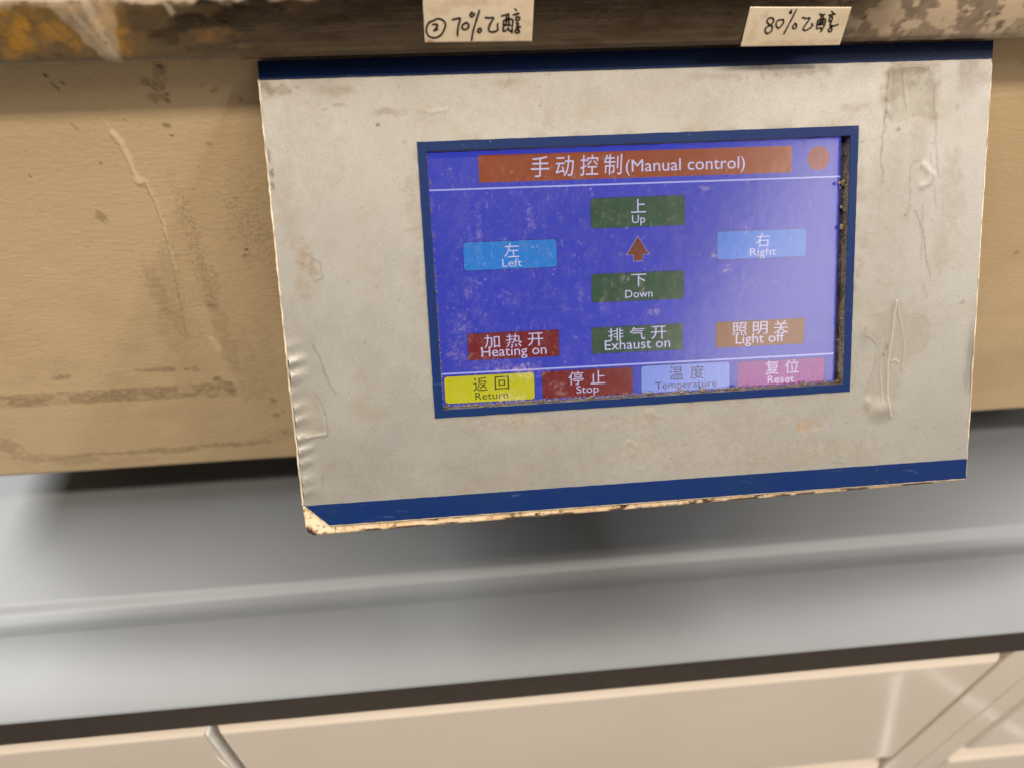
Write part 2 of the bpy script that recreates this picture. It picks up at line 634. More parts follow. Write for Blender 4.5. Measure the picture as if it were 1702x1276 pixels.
def drawer_front(x0, x1, z0, z1):
    # front panel with a broad bevel along the top and softly rounded sides
    b = 0.011
    yb = YF + 0.0195
    loops = []
    for s, yy in ((0.0, yb), (0.0, YF + 0.0090), (0.0004, YF + 0.0035), (0.0010, YF + 0.0011), (0.0032, YF)):
        tz = z1 if yy > YF + 0.008 else z1 - 0.0125 * (1 - (yy - YF) / 0.009)
        loops.append([(x0 + s, yy, z0 + s), (x1 - s, yy, z0 + s), (x1 - s, yy, tz), (x0 + s, yy, tz)])
    v = [p for L in loops for p in L]
    f = []
    for k in range(4):
        for i in range(4):
            j = (i + 1) % 4
            f.append((k * 4 + i, k * 4 + j, (k + 1) * 4 + j, (k + 1) * 4 + i)[::-1])
    f.append((16, 17, 18, 19)[::-1])
    f.append((0, 1, 2, 3))
    ob = mesh('drawer_front', v, [tuple(reversed(q)) for q in f], M_lacq, bench, bevel=0.0012)
    return ob


col = [(-0.551, -0.1365), (-0.1315, 0.2960), (0.3480, 0.7750)]
rows = [(-0.5785, -0.4065), (-0.765, -0.5945), (-0.950, -0.7795), (-1.108, -0.9645)]
first = {}
for ci, (a, b) in enumerate(col):
    for ri, (z0, z1) in enumerate(rows):
        if ci in first and ri in (1, 2) and ri > 1:
            src = first[ci]
            c = src.copy()
            S.collection.objects.link(c)
            c.parent = bench
            c.location = src.location + Vector((0, 0, (z1 - rows[1][1])))
            continue
        o = drawer_front(a, b, z0, z1)
        if ri == 1:
            first[ci] = o
# pale strip added as the highlight on the left drawer's rounded edge, stile between the cabinets in two halves
tv, tf = box(-0.1372, -0.1353, YF - 0.0002, YF + 0.016, -0.578, -0.4165)
mesh('edge_highlight', tv, tf, M_edge_highlight, bench, bevel=0.0009)
for a, b in ((0.2992, 0.3252), (0.3262, 0.3455)):
    sv, sf = box(a, b, YF + 0.0010, YF + 0.0195, -1.108, -0.4064)
    mesh('cabinet_stile', sv, sf, M_lacq, bench, bevel=0.0010)

# ------------------------------------------------------------------ the machine
mach = thing('slide_staining_machine', (0.07, 0.45, ZT), 'beige laboratory staining machine with steel rim and sloping touchscreen control panel', 'machine')
YB = 0.2680
KB = YB / 0.2639


def dense(a, b, step, extra):
    return np.unique(np.concatenate([np.arange(a, b, step), [b]] + [np.array(e) for e in extra]))


bx = np.concatenate([[-262.0, -261.5, -261.0], np.arange(-260, -50, 0.65), np.linspace(-48, 196, 20), np.arange(198, 345, 0.8), np.linspace(352, 402, 12)])
bz = np.concatenate([np.linspace(-88, -104, 3), np.arange(-106, -333.0, -0.65)])
U, V = np.meshgrid(bx, bz, indexing='ij')
film = Field(U, V)
for c in [(-90.8, -118.9, 2.2, 3), (-92.9, -124, 2, 2.5), (-92.5, -128.5, 2, 1.5), (-96, -128.8, 2.5, 1.5), (-96.6, -123, 1.5, 1.5)]:
    film.blob(*c, amt=0.7, rough=1.0, scale=0.8)
for c in [(-116, -245, 7, 40), (-125, -268, 6, 22)]:
    film.blob(*c, amt=0.22, rough=0.7, scale=3, soft=0.6)
film.blob(-119, -222, 4, 22, amt=0.44, rot=6, rough=0.7, scale=2, soft=0.5)
film.blob(-122, -245, 4, 20, amt=0.3, rot=10, rough=0.7, scale=2, soft=0.5)
film.blob(-99.5, -240, 3.5, 40, amt=0.38, rough=0.7, scale=2.5, soft=0.5)
film.blob(-92, -262, 5, 24, amt=0.30, rough=0.8, scale=3, soft=0.6)
film.blob(-84, -252, 4, 20, amt=0.22, rough=0.8, scale=3, soft=0.6)
# adhesive band left by an old label
jag = (fbm(U / 2.2, V / 2.2 + 40) - 0.5)
band = sstep(-279.0, -277.4, V + jag * 2.4 + 0.012 * (U + 210)) * (1 - sstep(-270.0, -269.4, V + jag * 1.0)) * (1 - sstep(-105, -101, U + jag * 6)) * (U < -60)
bite = sstep(0.42, 0.56, fbm(U / 7 + 3, V / 3.5 + 8))
film.F = np.maximum(film.F, band * (0.36 + 0.40 * bite))
edge = (1 - sstep(0.25, 0.7, abs(V + 270.3 + jag * 1.4))) * (U < -104) * sstep(0.45, 0.6, fbm(U / 5, V * 0 + 2))
film.F = np.maximum(film.F, edge * 0.75)
film.blob(-98, -277, 9, 5, amt=0.28, rough=0.8, scale=2, soft=0.5)
film.stroke([(-206, -318), (-192, -317), (-171, -317), (-150, -317), (-132, -315.5), (-112, -316), (-96, -315)], 2.8, 0.65, jitter=2.2, soft=0.7)
film.blob(-142, -318, 10, 2.2, amt=0.6, rough=0.8, scale=2)
film.blob(-195, -320, 12, 3.5, amt=0.45, rough=1.1, scale=2)
film.blob(-222, -306, 7, 6, amt=0.5, rough=1.1, scale=2.2)
film.blob(-212, -316, 9, 3, amt=0.45, rough=1.2, scale=1.6)
film.blob(-172, -324, 14, 2.5, amt=0.25, rough=1.1, scale=2.4)
film.blob(-92, -311, 12, 5, amt=0.25, rough=0.9, scale=2.4, soft=0.5)
film.F = np.maximum(film.F, 0.16 * sstep(0.5, 0.75, fbm(U / 25, V / 18 + 4)) * sstep(-150, -250, V))
dark = Field(U, V)
for c in [(-127.8, -119.9, .9, .9), (-126, -124, .5, 1.8, .7, 30), (-123.2, -122.9, .6, .6), (-94.3, -139.2, 1.2, 1.2, .7), (-94, -142.9, .7, .5), (-125.7, -138, .6, 2, .45, 25),
          (-129.9, -175.7, 1.8, 2.6, .5, 20), (-148.3, -157.2, .6, .6), (-121.7, -152.7, .6, .5), (-75.2, -126.8, .6, 2.0, .5, 110), (-66.9, -130.3, .7, 1.2, .5), (-79.5, -194, .8, .8), (-80.9, -197, .5, 1.2, .8, -30),
          (-90.4, -118.2, .9, .8), (-91.0, -127.6, .9, .8, .8), (-91.2, -130, .8, .8, .7), (-94.6, -125.5, .6, 1.6, .6, 40), (-82, -147, .9, .7, .4), (262, -216, 1, 1.6, .5, -40), (220, -126, 3, 1.2, .3), (246, -150, 1, .5, .5), (-101, -222.5, 2.2, 1.2, .45)]:
    film_rot = c[5] if len(c) > 5 else 0
    dark.blob(*c[:4], amt=c[4] if len(c) > 4 else 1, rot=film_rot, rough=0.7, scale=0.9)
dark.blob(-178.0, -260.5, 3.6, 1.6, .55, rot=4, rough=.9, scale=1.2)
for x_ in (-139.5, -135.5, -131.8, -129.2):
    dark.blob(x_, -259.2, 2.6, 1.7, .5, rough=.7, scale=1)
dark.blob(-143.5, -258.6, 1.6, .7, .5, rough=.7, scale=1)
for c in [(-122, -260, 1.3, .9), (-117.9, -260, 1.8, 2, .35), (-110.0, -267.2, 1.9, 1.6, .7), (-107.5, -269, 1.4, .9, .5), (-87.3, -284.5, 1.8, 1.9, .5), (-88.1, -295.7, 1.7, 1.6, .45), (-84.6, -293.5, 1.2, 1, .4), (-86.8, -308.6, 1.5, 1.0, .5), (-104.6, -276, 1.3, 1, .4)]:
    dark.blob(*c[:4], amt=c[4] if len(c) > 4 else .6, rough=.8, scale=1)
for k in range(150):
    cx, cy = RNG.uniform(-250, -60), RNG.uniform(-325, -115)
    if cx > -130 or RNG.random() < 0.4:
        dark.blob(cx, cy, RNG.uniform(.25, .6), RNG.uniform(.2, .5), amt=RNG.uniform(.2, .6), rot=RNG.uniform(0, 180), rough=.5, scale=.8)
for k in range(14):
    cx, cy = RNG.uniform(-120, -75), RNG.uniform(-200, -120)
    a = RNG.uniform(0, 3.1)
    L = RNG.uniform(1, 3)
    dark.stroke([(cx, cy), (cx + L * math.cos(a), cy + L * math.sin(a))], .35, .4, jitter=.4)
peb = Field(U, V)
for c in [(-99, -185, 3.2, 24), (-98.6, -205, 4.4, 17), (-76, -186, 7.5, 17), (-68, -205, 6, 30), (-72.5, -165, 7, 8, .6), (-113.5, -196, 2.4, 12, .6), (-111, -215, 6, 7, .7), (-66, -236, 6, 20, .8)]:
    peb.blob(*c[:4], amt=c[4] if len(c) > 4 else 1, rough=.8, scale=3, soft=.4)
glue = Field(U, V)
glue.stroke([(-115.0, -136.4), (-113.8, -140.5)], .5, .5, soft=.5)
glue.stroke([(-113.6, -141), (-112.0, -146), (-111.3, -153), (-111.1, -159.5)], 1.9, 1.0, jitter=.5, soft=.5)
glue.blob(-110.9, -160.6, 1.7, 1.8, 1, rough=.15, soft=.3)
glue.stroke([(-108.6, -161), (-107.5, -171.1), (-107.9, -182.2), (-108.6, -192.3), (-109.4, -203)], 1.1, .55, jitter=.7, soft=.6)
glue.stroke([(-106, -242), (-103.8, -248), (-104.3, -250)], 2.0, .5, jitter=.5)
rim = Field(U, V)
rim.stroke([(-113.6, -141), (-111.6, -146), (-110.6, -153), (-110, -159.5)], .5, .35, jitter=.5)  # shade beside the raised drip, painted as a thin dark line
rim.stroke([(-109.3, -161), (-108.4, -171.1), (-108.8, -182.2), (-109.5, -192.3), (-110.8, -202.9), (-113.3, -218.9), (-116, -239.6)], .45, .42, jitter=.6, soft=.6)
dark.F = np.maximum(dark.F, rim.F)
H = glue.F * 0.45 + film.F * 0.06
# soft roll along the lower edge
low = np.clip((-327.5 - V) / 5.5, 0, 1)
Yc = YB * 1000 - H + 0.06 * (fbm(U / 40, V / 40) - .5) * 10 + 5.5 * (1 - np.sqrt(np.clip(1 - low * low, 0, 1)))
Vb = np.stack([U * KB, Yc, V * KB], -1).reshape(-1, 3) / 1000
nu, nv = U.shape
mesh('body_front', Vb, grid_faces(nu, nv), M_body, mach, smooth=True,
     attrs={'film': film.F, 'dark': dark.F, 'pebble': peb.F, 'glue': glue.F})
bv, bf = box(-0.262 * KB, 0.402 * KB, YB + 0.0062, 0.70, -0.3329 * KB, -0.1005)
mesh('body_shell', bv, bf, M_body, mach, attrs={k: np.zeros(8) for k in ('film', 'dark', 'pebble', 'glue')})
for fx in (-0.22, 0.36):
    for fy in (0.34, 0.72):
        a_ = np.linspace(0, 2 * math.pi, 25)[:-1]
        fvv = [(fx + .016 * math.cos(t), fy + .016 * math.sin(t), z) for z in (ZT + .0002, -0.3331 * KB) for t in a_]
        fff = [(i, (i + 1) % 24, 24 + (i + 1) % 24, 24 + i) for i in range(24)] + [tuple(range(24))[::-1], tuple(range(24, 48))]
        mesh('rubber_foot', fvv, fff, M_dark, mach)

# steel rim: rounded lip of the tank running along the top of the machine
RY = 0.2545
KR = RY / 0.2440


def rim_profile():
    # outer path from behind/below, up the front, over the top; (y, z) in mm with arc length
    pts = []
    zb, zt = -109.0, -84.5
    yf = RY * 1000
    pts.append((YB * 1000 + 1.0, zb - 0.2))
    pts.append((yf + 6, zb - 0.2))
    for k in range(0, 9):
        a = k / 8 * math.pi / 2
        pts.append((yf + 4.5 - 4.5 * math.sin(a), zb + 4.5 - 4.7 * math.cos(a)))
    for k in range(1, 22):
        pts.append((yf + 0.35 * math.sin(k / 22 * math.pi) * -1, zb + 4.5 + (zt - 7 - zb - 4.5) * k / 21))
    for k in range(1, 13):
        a = k / 12 * math.pi / 2
        pts.append((yf + 7 - 7 * math.cos(a), zt - 7 + 7 * math.sin(a)))
    for k in range(1, 6):
        pts.append((yf + 7 + k * 3, zt))
    for k in range(1, 6):
        pts.append((yf + 22, zt - k * 3))
    return np.array(pts)


rp = rim_profile()
rx = np.concatenate([np.linspace(-264, -170, 10), np.arange(-168, 230, 0.7), np.linspace(235, 404, 10)])
U, I_ = np.meshgrid(rx, np.arange(len(rp)), indexing='ij')
Z = rp[I_, 1]
Yr = rp[I_, 0]
film = Field(U, Z)
F1 = sstep(-72, -96, U + 26 * (fbm(U / 14, Z / 8) - .5)) * sstep(-108.5, -105.5, Z)
F1 = F1 * (0.75 + 0.25 * sstep(0.3, 0.5, fbm(U / 6 + 7, Z / 5 + 3))) * (Z < -90.5 + 2 * fbm(U / 6, Z))
film.F = F1 * 0.9
film.F = np.maximum(film.F, 0.45 * sstep(-20, -75, U + 30 * (fbm(U / 9, Z / 9) - .5)) * sstep(0.4, 0.6, fbm(U / 8, Z / 4 + 9)))
lime = Field(U, Z)
tri = [(-112, -88), (-88, -88), (-93.5, -98), (-94.5, -109)]


def inside_tri(U, Z):
    t = np.clip((-88 - Z) / 21, 0, 1)
    left = -111.5 + t * 13.5
    right = -89.5 - t * 4.5
    j = (fbm(U / 3 + 3, Z / 3) - .5) * 3
    return sstep(0, 1.2, U + j - left) * sstep(0, 1.2, right - U + j)


lime.F = inside_tri(U, Z) * (0.30 + 0.5 * fbm(U / 1.5 + 4, Z / 6))
lime.stroke([(-99, -88), (-97.5, -96), (-96.5, -103), (-95, -109)], 2.4, 1.0, jitter=1.2)
lime.stroke([(-104, -90), (-99, -100), (-96.5, -108)], 1.6, .8, jitter=1.2)
lime.stroke([(-77, -88), (-75, -93)], 2.4, .7, jitter=1)
lime.stroke([(-168, -109.0), (-60, -109.0)], 3.0, .5, jitter=.5)
pale = Field(U, Z)  # light mirrored by the rim's right end, painted as pale colour
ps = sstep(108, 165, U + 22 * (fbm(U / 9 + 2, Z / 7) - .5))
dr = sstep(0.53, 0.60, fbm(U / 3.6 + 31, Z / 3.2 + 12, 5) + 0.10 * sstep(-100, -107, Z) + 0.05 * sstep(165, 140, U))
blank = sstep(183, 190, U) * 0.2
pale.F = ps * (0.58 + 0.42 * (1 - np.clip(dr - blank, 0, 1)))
top_highlight = sstep(-91.5, -89.0, Z + 4 * (fbm(U / 5, Z / 3) - .5)) * sstep(30, -70, U)  # bright highlight along the upper left edge, painted into the colour
pale.F = np.maximum(pale.F, top_highlight)
dark = Field(U, Z)
dark.F = ps * dr * 0.30 * sstep(0.45, 0.6, fbm(U / 2.2, Z / 2.2))
for c in [(-112, -105, 1.6, 1.0), (-118, -105.5, .9, .8), (-82, -99.8, 2.2, .7), (-84, -101, .8, .6), (-76.5, -96, .8, .8), (-61, -96, 1.2, .7), (186.5, -103.4, 1.4, 2.2, .9), (181, -100, .7, .7), (172.5, -98.6, .8, .8), (139, -99.8, .8, .8), (184, -99.5, .8, .5), (193, -96.5, 2, 1.2, .7)]:
    dark.blob(*c[:4], amt=c[4] if len(c) > 4 else .9, rough=.7, scale=.9)
for k in range(90):
    dark.blob(RNG.uniform(-165, 205), RNG.uniform(-108, -90), RNG.uniform(.25, .7), RNG.uniform(.2, .5), amt=RNG.uniform(.3, .8), rough=.6, scale=.8)
dark.F = np.maximum(dark.F, 0.55 * sstep(0.56, 0.70, fbm(U / 16 + 8, Z / 2.2)) * sstep(-70, -50, U) * (1 - ps))  # dark surroundings mirrored in the rim's middle, painted as streaks
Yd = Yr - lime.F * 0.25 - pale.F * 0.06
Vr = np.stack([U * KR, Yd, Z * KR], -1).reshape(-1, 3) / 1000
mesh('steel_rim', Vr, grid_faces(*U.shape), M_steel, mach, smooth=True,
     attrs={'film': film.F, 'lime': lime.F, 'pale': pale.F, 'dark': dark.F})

# ------------------------------------------------------------------ control panel: housing, plate, stripes
def panel_sheet(name, outer, inner=None, n0=0.0, n1=0.12, mat=None, parent=None, jit=0.0, **kw):
    """flat sheet in the panel frame, outlined by points, extruded from n0 to n1"""
    def rough(poly, step=2.2):
        out = []
        for i in range(len(poly)):
            p, q = np.array(poly[i], float), np.array(poly[(i + 1) % len(poly)], float)
            L = np.hypot(*(q - p))
            k = max(1, int(L / step)) if jit else 1
            d = (q - p) / max(L, 1e-6)
            nr = np.array([-d[1], d[0]])
            for s in range(k):
                w = p + (q - p) * s / k
                if s:
                    w = w + nr * (RNG.random() - .5) * 2 * jit
                out.append(w)
        return out
    o = rough(outer)
    if inner is None:
        n = len(o)
        v = [pt(p[0], p[1], n1) for p in o] + [pt(p[0], p[1], n0) for p in o]
        f = [tuple(range(n)), tuple(range(2 * n - 1, n - 1, -1))]
        f += [(i, n + i, n + (i + 1) % n, (i + 1) % n) for i in range(n)]
        return mesh(name, np.array(v), f, mat, parent, **kw)
    # rectangular ring: same counts per side
    v, f = [], []
    cnt = 40
    def side(poly):
        out = []
        for i in range(4):
            p, q = np.array(poly[i], float), np.array(poly[(i + 1) % 4], float)
            L = np.hypot(*(q - p)); d = (q - p) / L; nr = np.array([-d[1], d[0]])
            for s in range(cnt):
                w = p + (q - p) * s / cnt
                if s and jit:
                    w = w + nr * (RNG.random() - .5) * 2 * jit
                out.append(w)
        return out
    O, I = side(outer), side(inner)
    n = len(O)
    v = [pt(p[0], p[1], n1) for p in O] + [pt(p[0], p[1], n1) for p in I] + [pt(p[0], p[1], n0) for p in O] + [pt(p[0], p[1], n0) for p in I]
    for i in range(n):
        j = (i + 1) % n
        f += [(i, j, n + j, n + i), (2 * n + i, 2 * n + j, j, i), (n + i, n + j, 3 * n + j, 3 * n + i), (2 * n + j, 2 * n + i, 3 * n + i, 3 * n + j)]
    return mesh(name, np.array(v), f, mat, parent, **kw)


# sheet-steel housing behind the plate: rounded rim standing out 3 mm below the plate, wedge back to the body
hs = []
out_l = [(-58.9, 82.0), (-59.2, -20), (-59.0, -60), (-58.6, -74), (-58.3, -82.6), (-57.6, -85.1), (-55.6, -86.4), (-40, -86.2), (60, -85.4), (150, -84.5), (199.5, -83.8), (202.0, -82.3), (202.2, -60), (202.3, 82.0)]
dens = []
for i in range(len(out_l) - 1):
    p, q = np.array(out_l[i]), np.array(out_l[i + 1])
    k = max(1, int(np.hypot(*(q - p)) / 1.0))
    for s in range(k):
        dens.append(p + (q - p) * s / k)
dens.append(np.array(out_l[-1]))
dens = np.array(dens)
n = len(dens)
cx, cy = 72.0, 0.0
layers = [(0.965, -1.15), (0.0, -1.15)]
rings = []
def inset(d):
    # inset outline by d mm towards the centre, rectangular sense
    o = dens.copy()
    o[:, 0] += np.where(o[:, 0] < cx, d, -d) * (abs(o[:, 0] - cx) > 120)
    o[:, 1] += d * (o[:, 1] < -75)
    return o
hv = []
spec = [(9.0, -1.25), (7.0, -1.22), (5.5, -1.2), (4.2, -1.2), (3.2, -1.2), (2.3, -1.2), (1.5, -1.2), (0.9, -1.25), (0.35, -1.6), (0.05, -2.3), (0.0, -3.4)]
for d, nn in spec:
    o = inset(d)
    hv.append(pt(o[:, 0], o[:, 1], np.full(n, nn) + 0.25 * (fbm(o[:, 0] / 4, o[:, 1] / 4 + nn) - .5)))
# last ring: straight back to the body plane (horizontal)
back = hv[-1].copy()
back[:, 1] = YB - 0.0002
hv.append(back)
hv = np.concatenate(hv)
nr = len(spec) + 1
hf = []
for r in range(nr - 1):
    for i in range(n - 1):
        hf.append((r * n + i, (r + 1) * n + i, (r + 1) * n + i + 1, r * n + i + 1))
rust = np.zeros((nr, n))
for r in range(nr):
    q_ = inset(spec[min(r, len(spec) - 1)][0])
    nn_ = spec[min(r, len(spec) - 1)][1]
    du = np.hypot(q_[:, 0] + 57.2, (q_[:, 1] + 85.8) * 0.9)
    w_ = (fbm(q_[:, 0] / 2.2, q_[:, 1] / 2.2 + nn_) - .5) * 3
    rust[r] = 1 - sstep(2.6, 3.6, du + w_)
    e_ = sstep(0.46, 0.56, fbm(q_[:, 0] / 6, q_[:, 1] / 6 + 3) + (0.10 if spec[min(r, len(spec) - 1)][0] < 0.2 else (-0.05 if spec[min(r, len(spec) - 1)][0] < 1 else -0.30)))
    rust[r] = np.maximum(rust[r], e_ * 0.95)
mesh('panel_housing', hv, np.array(hf), M_rusty, mach, smooth=True, attrs={'rust': rust.ravel()})

# aluminium face plate, fine grid with an opening for the screen, a cut lower left corner and a crumpled left edge
IN = (-4.1, 149.9, -40.9, 51.3)       # opening
us = np.unique(np.concatenate([np.linspace(-58.2, -45, 34), np.arange(-44.5, 202, 0.5), [IN[0], IN[1], 202.1]]))
vs = np.unique(np.concatenate([np.arange(-82.0, 82.3, 0.5), [IN[2], IN[3], 82.5]]))
U, V = np.meshgrid(us, vs, indexing='ij')
cu = (us[:-1] + us[1:]) / 2
cvv = (vs[:-1] + vs[1:]) / 2
CU, CV = np.meshgrid(cu, cvv, indexing='ij')
keep = ~((CU > IN[0]) & (CU < IN[1]) & (CV > IN[2]) & (CV < IN[3]))
keep &= ~((CU + 56.9) * 1.0 + (CV + 73.8) * 1.0 < -0.3 + 0.5 * (fbm(CU / 1.5, CV / 1.5) - .5)) | (CV > -73.6) & keep
keep &= ~((CV < -73.8) & (CU + CV < -130.9))
nz = np.zeros_like(U)
# crumpled left edge
wl = sstep(-49.5, -57.5, U)
crn = 0
for vy, a, s in [(-20.0, 1.3, 1.6), (-25.5, 1.2, 2.2), (-37, .9, 2.0), (-41.5, 1.3, 1.8), (-48.3, 1.1, 1.6), (-53, 1.3, 1.5), (-57.6, .8, 1.6), (-64.5, .9, 2.4), (-69, .7, 1.8), (-14, .3, 1.5), (-31, .35, 2)]:
    crn = crn + a * np.exp(-((V - vy - (U + 57) * 0.25) / s) ** 2)
nz += wl * crn * 0.5 * (0.7 + 0.6 * fbm(U / 1.3, V / 1.3))
# large gentle waviness
nz += 0.12 * (fbm(U / 45, V / 40) - 0.5)
dU = np.zeros_like(U)
edge_l = sstep(-56.0, -58.2, U)
dU += edge_l * (0.5 * sstep(0.0, 1.0, crn) * (V < -10) + 0.25 * (fbm(V / 2.5, V * 0) - .5) + 0.6 * sstep(-20, -74, V))
# bubble and dents at the right
nz += 0.7 * np.exp(-(((U - 165.5) / 4.2) ** 2 + ((V + 51.5) / 3.6) ** 2)) + 0.4 * np.exp(-(((U - 160) / 1.3) ** 2 + ((V + 48.5) / 2) ** 2))
nz += 0.35 * np.exp(-(((U - 158.5) / 3.0) ** 2 + ((V + 21) / 5) ** 2))
nz -= 0.5 * np.exp(-(((U - 201) / 2.2) ** 2 + ((V + 38) / 14) ** 2))
nz += 0.35 * np.exp(-(((U - 172.0) / 3.4) ** 2 + ((V - 70.5) / 3.0) ** 2))
film = Field(U, V)
for c in [(-48.6, 16.5, 3.0, 4.2, .75), (-46.8, 12, 2.2, 2, .7), (-51.5, 22, 2.6, 2.4, .5), (-50, 8, 2.5, 4, .3), (-9.0, 34, 2.5, 10, .25), (-9.5, 8, 3, 6, .25), (153.8, 36, 2, 3, .3), (155, 30, 2, 2, .3), (156, 14, 2, 3, .3), (154.6, 3, 1.6, 3, .45), (152.6, -3.8, 2, 2, .5),
          (22, -46.8, 6, 2.5, .5), (9, -47.0, 5, 2, .35), (30, -46.2, 4, 1.8, .4), (65.6, -61, 5, 4, .3), (74, -48.2, 4, 1.8, .5), (136, -56.5, 5, 3, .45), (172, 74, 9, 2.4, .4), (165, 69, 3, 9, .4), (169.5, 72, 4.5, 3.5, .35), (180, 66, 3, 9, .3), (176, 50, 3, 18, .18),
          (-56, 74, 2, 3.5, .5), (-52, 73, 4, 1.6, .45), (-34, 72, 6, 1.6, .3), (-16, 65, 5, 1.2, .4), (26, 73, 5, 1.4, .3), (150, 61, 5, 1.2, .3), (128, 74, 12, 1.6, .35), (100, 73, 12, 1.4, .25), (190, 30, 4, 16, .22), (186, 9, 3, 8, .22), (195, 72, 6, 6, .25), (96, -63, 30, 8, .18), (30, -66, 30, 8, .16), (120, -69, 40, 3, .22), (-20, -68, 22, 6, .14), (172, -20, 14, 12, .12), (165, 30, 8, 34, .14), (140, -66, 22, 4, .3), (60, -50, 30, 2.4, .3), (110, -54, 24, 4, .22), (-44, 62, 10, 20, .14), (60, 66, 60, 6, .12), (40, 62, 3, 4, .22), (-54, 40, 4, 12, .2), (-40, -58, 14, 12, .12)]:
    film.blob(c[0], c[1], c[2], c[3], amt=min(.9, c[4] * 1.5), rough=1.0, scale=2.2, soft=.55)
gr = np.exp(-np.minimum(abs(V + 44.2), abs(V - 55)) / 2.0) * (U > -6) * (U < 152) + np.exp(-np.minimum(abs(U + 7.6), abs(U - 153.4)) / 1.6) * (V > -42) * (V < 54)
film.F = np.maximum(film.F, 0.42 * gr * sstep(.42, .66, fbm(U / 5 + 60, V / 5)))
film.F = np.maximum(film.F, 0.30 * sstep(75.0, 76.6, V + 2 * (fbm(U / 5, V / 5) - .5)))
dark = Field(U, V)
dark.stroke([(-49.5, 20), (-46.6, 16.6), (-43.4, 14.6), (-43.2, 9.0), (-46.2, 8.2), (-48.5, 13.0), (-50.8, 16)], .55, .42, jitter=.6)
dark.stroke([(-48.9, -14.3), (-46.3, -21.1), (-44.2, -28.9), (-42.3, -32.4)], .6, .5, jitter=.3)
dark.stroke([(-53.4, -28.4), (-49.4, -32.0), (-46.8, -38.9), (-46.5, -47.9)], .55, .4, jitter=.2)
dark.stroke([(175.7, 23.6), (179.4, 15.7), (180.9, 5.6), (183.2, -1.2)], .65, .55, jitter=.3)
dark.stroke([(180.5, -4), (182, -9)], .9, .3, jitter=.8)
dark.stroke([(169.5, -9.6), (168.4, -23.4), (167.5, -32.6), (167.6, -46.9), (169.3, -55)], .6, .45, jitter=.2)  # shade along the tape's folds, painted on the plate as dark lines
dark.stroke([(165.6, -22), (164.8, -30), (164.5, -38), (165.6, -48), (167.2, -54)], .55, .35, jitter=.3)
dark.stroke([(170.0, -10), (172.4, -20.6), (173.8, -27), (173.6, -37)], .5, .3, jitter=.3)
dark.stroke([(157, -22.6), (160, -22.9), (163.0, -26.4)], .5, .35, jitter=.2)
dark.stroke([(158.6, -46), (161.5, -36), (163.4, -27)], .5, .2, jitter=.3)
dark.stroke([(174.6, -15), (180, -15.2), (183.6, -19), (184.0, -25), (180, -30.6), (176, -31.4)], .45, .18, jitter=.2)
dark.blob(201.3, -34, 1.5, 13, .42, rough=.15, soft=.5)  # shade in the edge dent, painted as a soft dark patch
dark.blob(201.0, -42, 2.0, 6, .40, rough=.15, soft=.5)
dark.stroke([(178.6, 26), (178.9, 5)], .5, .4, jitter=.3)
dark.stroke([(163.9, 74.5), (163.2, 66.6), (162.7, 58.3), (161.5, 44), (163, 34)], .65, .5, jitter=.9)
dark.stroke([(178.0, 74.5), (181.0, 68.0), (181.4, 58), (183, 44), (184, 36)], .6, .42, jitter=.9)
dark.stroke([(168.0, 74.5), (168.8, 68.0), (170.4, 60)], .55, .4, jitter=.6)
dark.stroke([(180.2, 44), (182.2, 34), (184, 24)], .55, .35, jitter=.5)
dark.stroke([(173, 40), (173.4, 26), (172.2, 20)], .55, .4, jitter=.5)
for c in [(-19.9, 60.6, .7, .6, 1), (168, 52.8, .9, .7, .8), (162.8, 63, .9, .9, .8), (163, 59, .8, .7, .7), (154, 49, 1, .4, .6), (-57.2, 46, .8, 1.6, .9), (-57.4, 42, .6, 1.4, .9), (-57.6, 52, .5, 2.5, .8), (171.7, 22, .5, .5, .8), (28.5, -64, .5, .4, .6), (88, -60, .6, .4, .5), (165.6, -30, .5, .9, .9), (166.8, -27, .4, 1.2, .6), (196.5, -11.5, 1.1, .9, .45),
          (190, 60, 1, 1, .3), (-32.5, 67.6, 2.2, .5, .45), (-37.5, 66.4, 1.2, .4, .45), (-54.5, 73, 1.5, 1.2, .4), (-46, 74, 1.0, .5, .5), (36, 71.5, 1.0, .4, .4), (36.5, 65.0, .5, .5, .7)]:
    dark.blob(*c[:4], amt=c[4], rough=.7, scale=.8)
for k in range(320):
    cx_, cy_ = RNG.uniform(-57, 201), RNG.uniform(-73, 76)
    dark.blob(cx_, cy_, RNG.uniform(.2, .45), RNG.uniform(.2, .4), amt=RNG.uniform(.2, .6), rot=RNG.uniform(0, 180), rough=.5, scale=.8)
for k in range(60):
    cx_, cy_ = RNG.uniform(-57, 201), RNG.uniform(-73, 76)
    a = RNG.uniform(0, 3.14)
    L = RNG.uniform(1.5, 6)
    dark.stroke([(cx_, cy_), (cx_ + L * math.cos(a), cy_ + L * math.sin(a))], .5, RNG.uniform(.12, .32), jitter=.6)
rustf = Field(U, V)
rustf.blob(133.2, -56.6, 1.3, 1.4, .6, rough=.7, scale=1)
rustf.blob(136.5, -55.6, 3.5, 1.6, .12, rough=.9, scale=1.4)
rustf.blob(201.5, -59.5, 1.0, .6, .9, rough=.5)
rustf.blob(201.7, 79, .6, 3, .5, rough=.5)
